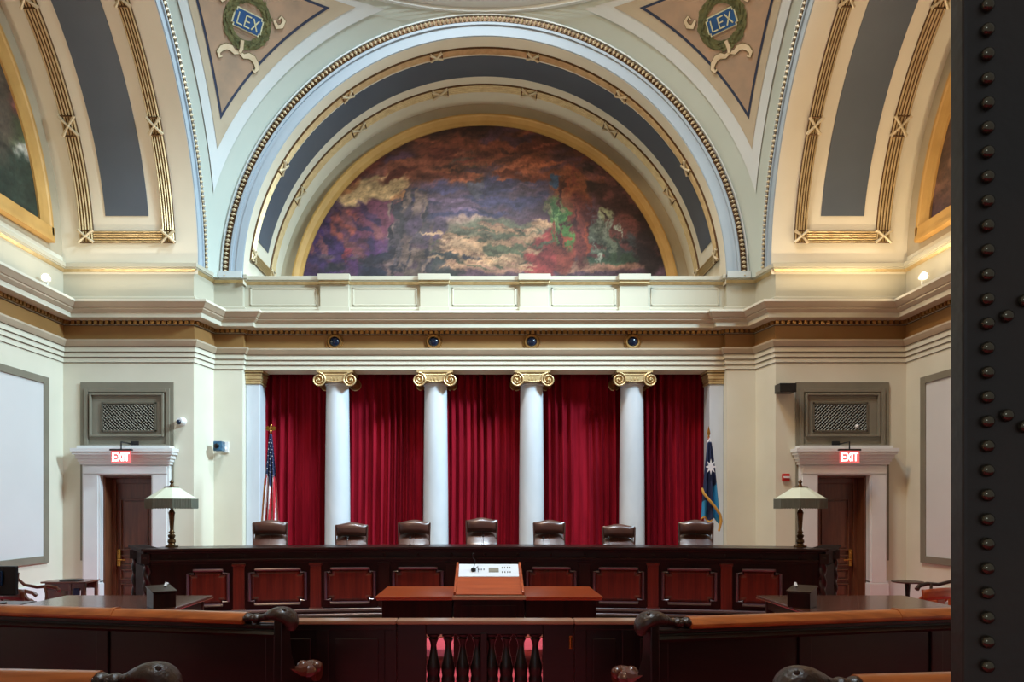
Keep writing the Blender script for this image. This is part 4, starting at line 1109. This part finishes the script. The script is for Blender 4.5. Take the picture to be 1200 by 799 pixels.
# ------------------------------------------------------------------ counsel tables + boxes
def counsel(sg, side):
    x0, x1, y0, y1 = (2.98, 4.6, 7.0, 8.45)
    t = thing('counsel_table', (sg*3.8, 7.7, 0), 'brown counsel table at '+side+' between bench and pews', 'table', 'counsel tables')
    b = MB().box(sg*x0, sg*x1, y0, y1, .745, .78); b.build('tabletop', 'tablebrown', t, bevel=.012)
    b = MB()
    b.box(sg*(x0+.08), sg*(x1-.08), y0+.08, y0+.11, .64, .745); b.box(sg*(x0+.08), sg*(x1-.08), y1-.11, y1-.08, .64, .745)
    b.box(sg*(x0+.08), sg*(x0+.11), y0+.08, y1-.08, .64, .745); b.box(sg*(x1-.11), sg*(x1-.08), y0+.08, y1-.08, .64, .745)
    b.build('apron', 'wood', t)
    for a in (x0+.12, x1-.12):
        for c_ in (y0+.12, y1-.12): MB().lathe([(.03, 0), (.03, .04), (.045, .1), (.03, .3), (.05, .55), (.05, .745)], (sg*a, c_, 0), 14).build('leg', 'wood', t, smooth=True)
    # slanted box
    px = 190 if sg < 0 else 939
    Yb = 7.45; X = (px-568)*Yb/900
    t = thing('lectern_box', (X, Yb, .78), 'small dark wooden slant top box on '+side+' counsel table', 'box', 'slant top boxes', rz=.5*sg*-1 if 0 else 0)
    b = MB(); r = radians(-38*sg); ca, sa = cos(r), sin(r)
    P = [(-.105, -.09), (.105, -.09), (.105, .15), (-.105, .15)]
    P = [(X+a*ca-c_*sa, Yb+a*sa+c_*ca) for a, c_ in P]
    hs = [.145, .145, .185, .185]
    b.add([(p[0], p[1], .78) for p in P]+[(p[0], p[1], .78+h) for p, h in zip(P, hs)], [(0, 3, 2, 1), (4, 5, 6, 7), (0, 1, 5, 4), (1, 2, 6, 5), (2, 3, 7, 6), (3, 0, 4, 7)])
    b.build('case', 'wood', t, bevel=.004)
    b = MB(); Q = [(X+a*ca-c_*sa, Yb+a*sa+c_*ca) for a, c_ in ((-.115, -.10), (.115, -.10), (.115, .16), (-.115, .16))]
    hq = [.147, .147, .187, .187]
    b.add([(p[0], p[1], .78+h) for p, h in zip(Q, hq)]+[(p[0], p[1], .795+h) for p, h in zip(Q, hq)], [(0, 3, 2, 1), (4, 5, 6, 7), (0, 1, 5, 4), (1, 2, 6, 5), (2, 3, 7, 6), (3, 0, 4, 7)])
    b.build('slanted_lid', 'woodh', t, bevel=.004)
    b = MB(); hx, hy = X-.02*sg*-1, Yb+.10
    b.tube([(X-.01, Yb+.09, .97), (X-.01, Yb+.12, 1.0), (X+.0, Yb+.13, .99)], .014, 6); b.build('lamp_knob', 'whiteplastic', t, smooth=True)
counsel(-1, 'left'); counsel(1, 'right')

# ------------------------------------------------------------------ pews
def pew(ax, ay, ang, sg, length, lab, joints):
    """aisle end at (ax,ay); runs outward sg*X with depth growing by ang"""
    t = thing('pew', (ax, ay, 0), lab, 'pew', 'dark mahogany pews')
    ca, sa = cos(ang), sin(ang)
    def W(u, d, z): return (ax+sg*(u*ca-d*sa*1), ay+u*sa+d*ca, z)   # u along pew outward, d away from camera
    def wb(b, u0, u1, d0, d1, z0, z1, m=0):
        vs = [W(u0, d0, z0), W(u1, d0, z0), W(u1, d1, z0), W(u0, d1, z0), W(u0, d0, z1), W(u1, d0, z1), W(u1, d1, z1), W(u0, d1, z1)]
        b.add(vs, [(0, 3, 2, 1), (4, 5, 6, 7), (0, 1, 5, 4), (1, 2, 6, 5), (2, 3, 7, 6), (3, 0, 4, 7)], m)
    b = MB(); wb(b, .06, length, 0.02, .05, .12, .93)
    n = max(2, int(length/1.1))
    for i in range(n+1):
        u = .10+(length-.2)*i/n; wb(b, u-.05, u+.05, .0, .02, .18, .86)
    wb(b, .06, length, -.005, .02, .84, .92); wb(b, .06, length, -.005, .02, .12, .22)
    wb(b, .06, length, -.02, .02, .875, .89); wb(b, .06, length, -.03, .06, .90, .925)
    b.build('back', 'pew', t, bevel=.006)
    # top rail: half round profile
    b = MB(); pr_ = [(-.04, .925), (-.055, .94), (-.055, .955), (-.03, .985), (.0, 1.0), (.05, 1.0), (.08, .98), (.09, .95), (.08, .925)]
    b.prism(pr_, lambda d, z, u: W(u, d, z), .30, length)
    for j in joints: b.prism([(d*1.06+.0, .925+(z-.925)*1.1) for d, z in pr_], lambda d, z, u: W(u, d, z), j, j+.035)
    b.build('top_rail', 'rail', t, smooth=True)
    b = MB(); b.prism([(-.03, .84), (-.05, .86), (-.03, .88)], lambda d, z, u: W(u, d, z), .06, length)
    b.build('string_moulding', 'pew', t)
    b = MB()
    wb(b, .06, length, .05, .50, .42, .46); b.build('seat', 'pew', t, bevel=.01)
    # end panel
    b = MB(); out = [(-.02, 0), (.52, 0), (.52, .28), (.48, .34), (.52, .42), (.55, .48), (.53, .54), (.46, .56), (.38, .52), (.28, .53), (.18, .58), (.11, .70), (.08, .9), (.06, 1.0), (-.04, 1.0), (-.05, .5)]
    b.prism(out, lambda d, z, u: W(u, d, z), 0, .065)
    e = b.build('end_panel', 'pew', t, bevel=.008)
    b = MB()
    b.tube([W(.03, .08, .60), W(.03, .25, .54), W(.03, .46, .52)], [.03, .04, .06], 8)
    b.lathe([(.0, -.045), (.075, -.04), (.085, 0), (.075, .04), (.0, .045)], (0, 0, 0), 14, axis='x')
    nn = len(b.v)-14*5
    for i in range(nn, len(b.v)):
        p = b.v[i]; b.v[i] = W(.02+p[0]*1.3, .50+p[1], .50+p[2])
    b.ball(W(.03, .40, .52), .06, 10, 6, sc=(1.5, 1.5, .9)); b.ball(W(-.03, .46, .54), .05, 10, 6, sc=(1., 1.2, .9)); b.ball(W(.08, .46, .54), .05, 10, 6, sc=(1., 1.2, .9))
    b.build('arm_scroll', 'chairwood', e, smooth=True)
    # carved scroll finial on top of the end
    b = MB()
    pu = [(.33, .958, .030), (.29, .962, .036), (.26, .962, .026), (.22, .962, .034), (.19, .966, .024), (.15, .975, .030), (.11, .988, .040), (.06, .998, .050), (.01, .992, .054), (-.03, .965, .048), (-.045, .925, .036), (-.035, .885, .022)]
    pp = []
    for k_ in range(len(pu)-1):
        P0, P1, P2, P3 = pu[max(0, k_-1)], pu[k_], pu[k_+1], pu[min(len(pu)-1, k_+2)]
        for t_ in (0, .25, .5, .75):
            pp.append(tuple(.5*((2*P1[c])+(-P0[c]+P2[c])*t_+(2*P0[c]-5*P1[c]+4*P2[c]-P3[c])*t_**2+(-P0[c]+3*P1[c]-3*P2[c]+P3[c])*t_**3) for c in range(3)))
    pu = pp
    b.tube([W(u, .02, z) for u, z, q in pu], [q for u, z, q in pu], 24)
    # widen across the pew's depth
    c0 = Vector((W(0, .02, 0)[0], W(0, .02, 0)[1])); dd = Vector((W(0, 1.02, 0)[0], W(0, 1.02, 0)[1]))-c0
    for k_, p in enumerate(b.v):
        q = (Vector((p[0], p[1]))-c0).dot(dd); uu = k_//24/(len(pu)-1)
        g = .9+ .6*smooth((uu-.35)/.3)
        b.v[k_] = (p[0]+dd.x*q*(g-.0)*.6, p[1]+dd.y*q*(g-.0)*.6, p[2])
    for q in range(4): b.ball(W(.20+.035*q, -.025, .965), .018, 7, 5)
    for q in range(5): b.ball(W(.13-.035*q, -.03, .99+.01*q), .016, 7, 5)
    b.build('scroll_finial', 'chairdark', t, smooth=True)
    return t
pew(-1.40, 5.38, radians(12), -1, 4.3, 'dark pew at left of aisle, farther row, golden brown top rail', (1.35,))
pew(1.10, 5.17, radians(12.6), 1, 4.6, 'dark pew at right of aisle, farther row, golden brown top rail', (1.95,))
pew(-1.46, 3.45, radians(5), -1, 2.4, 'dark pew at left of aisle, nearest row, only top rail and scroll showing', ())
pew(1.36, 3.36, radians(7), 1, 2.6, 'dark pew at right of aisle, nearest row, only top rail and scroll showing', ())

# ------------------------------------------------------------------ bar rail with gate
Yr = 6.35; s = 900/Yr
Xr = lambda px: (px-568)/s
Zr = lambda py: EYE+(594-py)/s
for (p0, p1, lab) in ((290, 465, 'dark panelled bar rail left of the balustered gate'), (673, 800, 'dark panelled bar rail right of the balustered gate')):
    t = thing('bar_rail', (Xr((p0+p1)/2), Yr, 0), lab, 'railing', 'panelled bar rails')
    a, c_ = Xr(p0)+.004, Xr(p1)-.004
    MB().box(a, c_, Yr-.02, Yr+.14, Zr(731.5), Zr(726.5)).build('top_rail', 'railtop', t, bevel=.01)
    b = MB().box(a, c_, Yr+.03, Yr+.09, 0, Zr(731.5)).box(a, c_, Yr+.0, Yr+.12, Zr(738), Zr(731.6)).box(a, c_, Yr, Yr+.12, 0, .12)
    n = 2
    for i in range(n+1):
        u = a+.05+(c_-a-.1)*i/n; b.box(u-.05, u+.05, Yr+.01, Yr+.03, .12, Zr(738))
    for i in range(n):
        u0 = a+.05+(c_-a-.1)*i/n+.1; u1 = a+.05+(c_-a-.1)*(i+1)/n-.1; b.box(u0, u1, Yr+.015, Yr+.03, .22, .66)
        cc = (u0+u1)/2
    b.build('panel', 'pew', t, bevel=.006)
t = thing('balustered_gate', (Xr(568), Yr, 0), 'wooden gate with turned balusters at centre of bar rail', 'gate')
MB().box(Xr(465), Xr(673), Yr-.02, Yr+.14, Zr(731.5), Zr(726.5)).build('top_rail', 'railtop', t, bevel=.01)
b = MB().box(Xr(465), Xr(499), Yr+.02, Yr+.10, 0, Zr(731.5)).box(Xr(636.5), Xr(673), Yr+.02, Yr+.10, 0, Zr(731.5)).box(Xr(499), Xr(636.5), Yr+.02, Yr+.10, Zr(744), Zr(731.5)).box(Xr(499), Xr(636.5), Yr+.02, Yr+.10, .05, .14)
b.box(Xr(563), Xr(571), Yr+.01, Yr+.11, .05, Zr(742))
b.build('gate_frame', 'pew', t, bevel=.005)
zt_, z0_ = Zr(744), .14
H = zt_-z0_
for i in range(8):
    xb = Xr(499)+(Xr(636.5)-Xr(499))*(i+.5)/8
    pr_ = [(.05, 0), (.05, .06), (.05, .09), (.056, .14), (.056, .19), (.048, .23), (.057, .28), (.057, .33), (.05, .37), (.055, .42), (.058, .47), (.056, .53), (.042, .63), (.028, .76), (.024, .82), (.030, .88), (.044, .93), (.034, .95), (.052, .97), (.055, 1)]
    MB().lathe([(r, z0_+q*H) for r, q in pr_], (xb, Yr+.06, 0), 16).build('baluster', 'pew', t, smooth=True)
b = MB().tube([(Xr(668.7), Yr-.0, Zr(759)), (Xr(668.7), Yr-.0, Zr(746.5))], .012, 10).box(Xr(667), Xr(670.5), Yr+.0, Yr+.03, Zr(760), Zr(745)); b.build('bolt', 'brass', t, smooth=False)

# ------------------------------------------------------------------ side chairs, tables, monitor
def armchair(loc, rz, lab, dark, sc=1.):
    m = 'chairdark' if dark == 1 else 'cherry' if dark == 2 else 'chairwood'
    t = thing('wooden_armchair', loc, lab, 'chair', None, rz)
    # built at origin, faces -Y (local)
    def B(b, name, mm, **k):
        me = b
        o = me.build(name, mm, None, **k); o.parent = t; return o
    b = MB(); b.grid(lambda u, v: (-.24+.48*u, -.24+.46*v, .45+.015*sin(pi*u)*sin(pi*v)), 8, 8); b.box(-.25, .25, -.25, .23, .41, .45); B(b, 'seat', 'leather' if dark else m)
    # crest rail: curved
    b = MB(); b.grid(lambda u, v: (-.27+.54*u, .26-.08*(2*u-1)**2+.0, .72+.14*v+.02*sin(pi*u)), 12, 3); o = B(b, 'crest_rail', m, smooth=True); o.modifiers.new('t', 'SOLIDIFY').thickness = .03
    b = MB().box(-.07, .07, .215, .235, .45, .74); B(b, 'splat', m, bevel=.005)
    for sx in (-1, 1):
        B(MB().tube([(sx*.25, .17, .86), (sx*.235, .19, .6), (sx*.22, .2, .42)], .02, 8), 'back_post', m, smooth=True)
        B(MB().tube([(sx*.25, .18, .78), (sx*.28, .1, .69), (sx*.3, -.05, .655), (sx*.31, -.2, .665), (sx*.32, -.3, .64), (sx*.31, -.34, .60)], [.018, .02, .022, .024, .026, .028], 8), 'armrest', m, smooth=True)
        B(MB().tube([(sx*.29, -.16, .66), (sx*.25, -.2, .55), (sx*.24, -.19, .43)], .017, 8), 'arm_support', m, smooth=True)
        B(MB().tube([(sx*.22, -.2, .43), (sx*.24, -.24, .2), (sx*.23, -.27, .0)], [.024, .018, .014], 8), 'leg', m, smooth=True)
        B(MB().tube([(sx*.22, .2, .43), (sx*.23, .25, .2), (sx*.24, .31, .0)], [.022, .018, .014], 8), 'leg', m, smooth=True)
    t.scale = (sc, sc, sc)
    return t
armchair((-5.45, 9.1, 0), radians(155), 'reddish brown wooden armchair with broad crest rail, nearest at left side', False, .93)
armchair((-6.15, 10.2, 0), radians(95), 'reddish brown wooden armchair beside small writing table at left', False, 1.0)
armchair((5.2, 9.1, 0), radians(205), 'orange brown wooden armchair with broad crest rail at right', 2, .93)
armchair((6.15, 9.9, 0), radians(-80), 'tall dark carved armchair behind the orange brown chair at right', True, 1.1)
# black monitor at far left
Y_ = 7.8; s = 900/Y_; X_ = -5.0
t = thing('desktop_monitor', (X_, Y_, .76), 'black monitor seen from behind at far left edge', 'monitor')
zt_ = EYE+(594-663)/s
MB().box(X_-.26, (20-568)/s, Y_-.02, Y_+.03, zt_-.30, zt_).build('display_housing', 'black', t, bevel=.012)
MB().box(X_-.10, X_+.12, Y_-.05, Y_-.02, zt_-.20, zt_-.05).build('rear_cover', 'bluegem', t, bevel=.01)
MB().box(X_-.10, X_+.10, Y_-.1, Y_+.08, .76, .775).box(X_-.03, X_+.03, Y_, Y_+.03, .775, zt_-.2).build('stand', 'black', t, bevel=.004)
t = thing('side_desk', (-5.2, 7.8, 0), 'dark wooden desk under the monitor at far left edge', 'desk')
MB().box(-5.7, -4.72, 7.55, 8.1, .73, .76).build('desktop', 'wood', t, bevel=.006)
for a in (-5.65, -4.77):
    for c_ in (7.6, 8.05): MB().box(a-.025, a+.025, c_-.025, c_+.025, 0, .73).build('leg', 'wood', t)
# small writing table
Y_ = 11.3; s = 900/Y_
x0, x1 = (48-568)/s, (101-568)/s
t = thing('writing_table', ((x0+x1)/2, Y_, 0), 'small brown writing table with thin top beside left door casing', 'table')
zt_ = EYE+(594-681.5)/s
MB().box(x0, x1, Y_-.02, Y_+.42, zt_-.025, zt_).build('tabletop', 'chairwood', t, bevel=.006)
MB().box(x0+.05, x1-.02, Y_+.02, Y_+.04, zt_-.13, zt_-.025).box(x0+.05, x1-.02, Y_+.36, Y_+.38, zt_-.13, zt_-.025).box(x0+.06, x0+.3, Y_+.0, Y_+.36, zt_-.26, zt_-.12).build('apron', 'chairwood', t)
for a in (x0+.07, x0+.42, x1-.04):
    for c_ in (Y_+.03, Y_+.37): MB().box(a-.02, a+.02, c_-.02, c_+.02, 0, zt_-.025).build('leg', 'chairwood', t, bevel=.003)
b = MB().lathe([(.0, 0), (.16, 0), (.165, .012), (.15, .018), (0, .012)], ((x0+x1)/2+.02, Y_+.18, zt_), 28)
tag(b.build('tray', 'black', smooth=True), 'flat black round tray lying on small writing table', 'tray')
tag(MB().box(x1-.19, x1-.10, Y_-.0, Y_+.02, zt_-.20, zt_-.10).build('wall_socket_box', 'navy', bevel=.004), 'small dark blue box fixed under writing table top', 'box')
# pedestal table right
Y_ = 10.9; s = 900/Y_; X_ = (1063.5-568)/s; z_ = EYE+(594-681)/s
t = thing('pedestal_table', (X_, Y_, 0), 'small round dark pedestal table right of right door', 'table')
MB().lathe([(0, -.02), (.19, -.02), (.21, -.01), (.21, 0), (0, .0)], (X_, Y_, z_), 32).build('tabletop', 'chairdark', t, smooth=True)
MB().lathe([(.04, .06), (.03, .1), (.035, .3), (.028, .5), (.04, z_-.03)], (X_, Y_, 0), 16).build('pedestal', 'black', t, smooth=True)
MB().lathe([(.17, 0), (.17, .02), (.06, .05), (.04, .07)], (X_, Y_, 0), 24).build('base', 'black', t, smooth=True)

# ------------------------------------------------------------------ padded leather door at right edge
Yk = 1.45; s = 900/Yk
xl = (1129.5-568)/s
b = MB().box(xl, xl+.98, Yk, Yk+.045, .02, 3.1)
d3 = b.build('door_3', 'leather_black', bevel=.006); struct(d3)
d3['label'] = 'dark padded leather door leaf with rows of brass nails at right edge'
nail = None
pos = [(1155.5+.0, 8+i*28.6) for i in range(28)]
pos += [(1197, 158+0), (1205, 60), (1178, 371), (1178, 487), (1198, 352), (1199, 498), (1212, 335), (1212, 515), (1190, 740), (1203, 640)]
pos = pos[:28]+[(1178, 371), (1178, 487), (1199, 353), (1199, 500)]
for (px, py) in pos:
    x = (px-568)/s; z = EYE+(594-py)/s
    if nail is None:
        b = MB(); b.lathe([(.0125, 0), (.012, .004), (.009, .009), (.004, .0115), (.0005, .012)], (0, 0, 0), 14, axis='y')
        nail = b.build('nail', 'nail', None, smooth=True); o = nail
    else: o = nail.copy(); COL.objects.link(o)
    o.parent = d3; o.location = (x, Yk-.004, z)

# ------------------------------------------------------------------ lights
def area(name, loc, target, size, energy, color, size_y=None, shape='RECTANGLE', spread=None):
    l = bpy.data.lights.new(name, 'AREA'); l.energy = energy; l.color = color; l.shape = shape; l.size = size
    if size_y: l.size_y = size_y
    if spread: l.spread = spread
    o = bpy.data.objects.new(name, l); COL.objects.link(o); o.location = loc
    d = Vector(target)-Vector(loc); o.rotation_euler = d.to_track_quat('-Z', 'Y').to_euler()
    return o
COOL = (.72, .88, 1.); WARM = (1., .78, .50)
area('skylight', (0.2, 8.9, 14.9), (-1.8, 11.4, 4), 2.2, 700, COOL, shape='DISK', spread=radians(120))
area('dome_fill_warm', (-2.4, 8.0, 13.6), (4.6, 12.6, 3.2), 1.6, 190, (1., .69, .40), shape='DISK', spread=radians(100))  # unseen warm fill added under the dome to warm the right side
area('cool_side_fill', (6.3, 9.3, 9.5), (-4.6, 14.2, 2.6), 1.8, 480, (.60, .85, 1.), 1.6, spread=radians(78))  # cool fill added in the right arm, no window here; brightens the left
area('nail_glint_fill', (-1.6, -1.6, 3.4), (1.4, 1.5, 1.8), .5, 16, (.6, .8, 1.), .5)  # small unseen cool light added behind the camera for glints on the nails
# cove strips along the cornice shelf (warm), grazing the attic
def strip(p0, p1, e, c=(1., .87, .68)):
    p0 = Vector(p0); p1 = Vector(p1); L = (p1-p0).length
    l = bpy.data.lights.new('cove_strip', 'AREA'); l.shape = 'RECTANGLE'; l.size = L; l.size_y = .05; l.energy = e*L; l.color = c
    o = bpy.data.objects.new('cove_strip', l); COL.objects.link(o); o.location = (p0+p1)/2
    x = (p1-p0).normalized(); 
    zup = Vector((0, 0, 1)); nrm = Vector((-x.y, x.x, 0))  # toward the wall on the left of travel
    dirv = (zup-nrm*.55).normalized()
    z = -dirv; y = z.cross(x).normalized()
    o.rotation_euler = Matrix((x, y, z)).transposed().to_euler()
zc_ = 5.40
strip((-4.3, YA-.36, zc_), (4.3, YA-.36, zc_), .4)
strip((-7.0, YD-.36, zc_), (-5.2, YD-.36, zc_), 8); strip((5.2, YD-.36, zc_), (7.0, YD-.36, zc_), 14, WARM)
strip((-XW+.36, 5.2, zc_), (-XW+.36, 13.2, zc_), 8); strip((XW-.36, 13.2, zc_), (XW-.36, 5.2, zc_), 14, WARM)
# unseen warm fill added in the entrance arm for the right walls
area('warm_fill', (-2.5, 4.2, 5.4), (5.5, 13, 2.5), 1.2, 40, (1., .7, .42), 1.2)

w = bpy.data.worlds.new('world'); SC.world = w; w.use_nodes = True
w.node_tree.nodes['Background'].inputs[0].default_value = (.9, .95, 1, 1); w.node_tree.nodes['Background'].inputs[1].default_value = .25

# ------------------------------------------------------------------ camera
cam = bpy.data.cameras.new('camera'); co = bpy.data.objects.new('camera', cam); COL.objects.link(co)
co.location = (0, 0, EYE); co.rotation_euler = (pi/2, 0, 0)
cam.sensor_width = 36; cam.sensor_fit = 'HORIZONTAL'; cam.lens = 36*900/1200
cam.shift_x = (600-568)/1200; cam.shift_y = (594-399.5)/1200
cam.clip_start = .05; cam.clip_end = 100
SC.camera = co
SC.view_settings.view_transform = 'Standard'; SC.view_settings.look = 'None'; SC.view_settings.gamma = 1; SC.view_settings.exposure = 0
SC.view_settings.use_curve_mapping = False
SC.cycles.max_bounces = 8; SC.cycles.diffuse_bounces = 5
SC.cycles.use_denoising = True
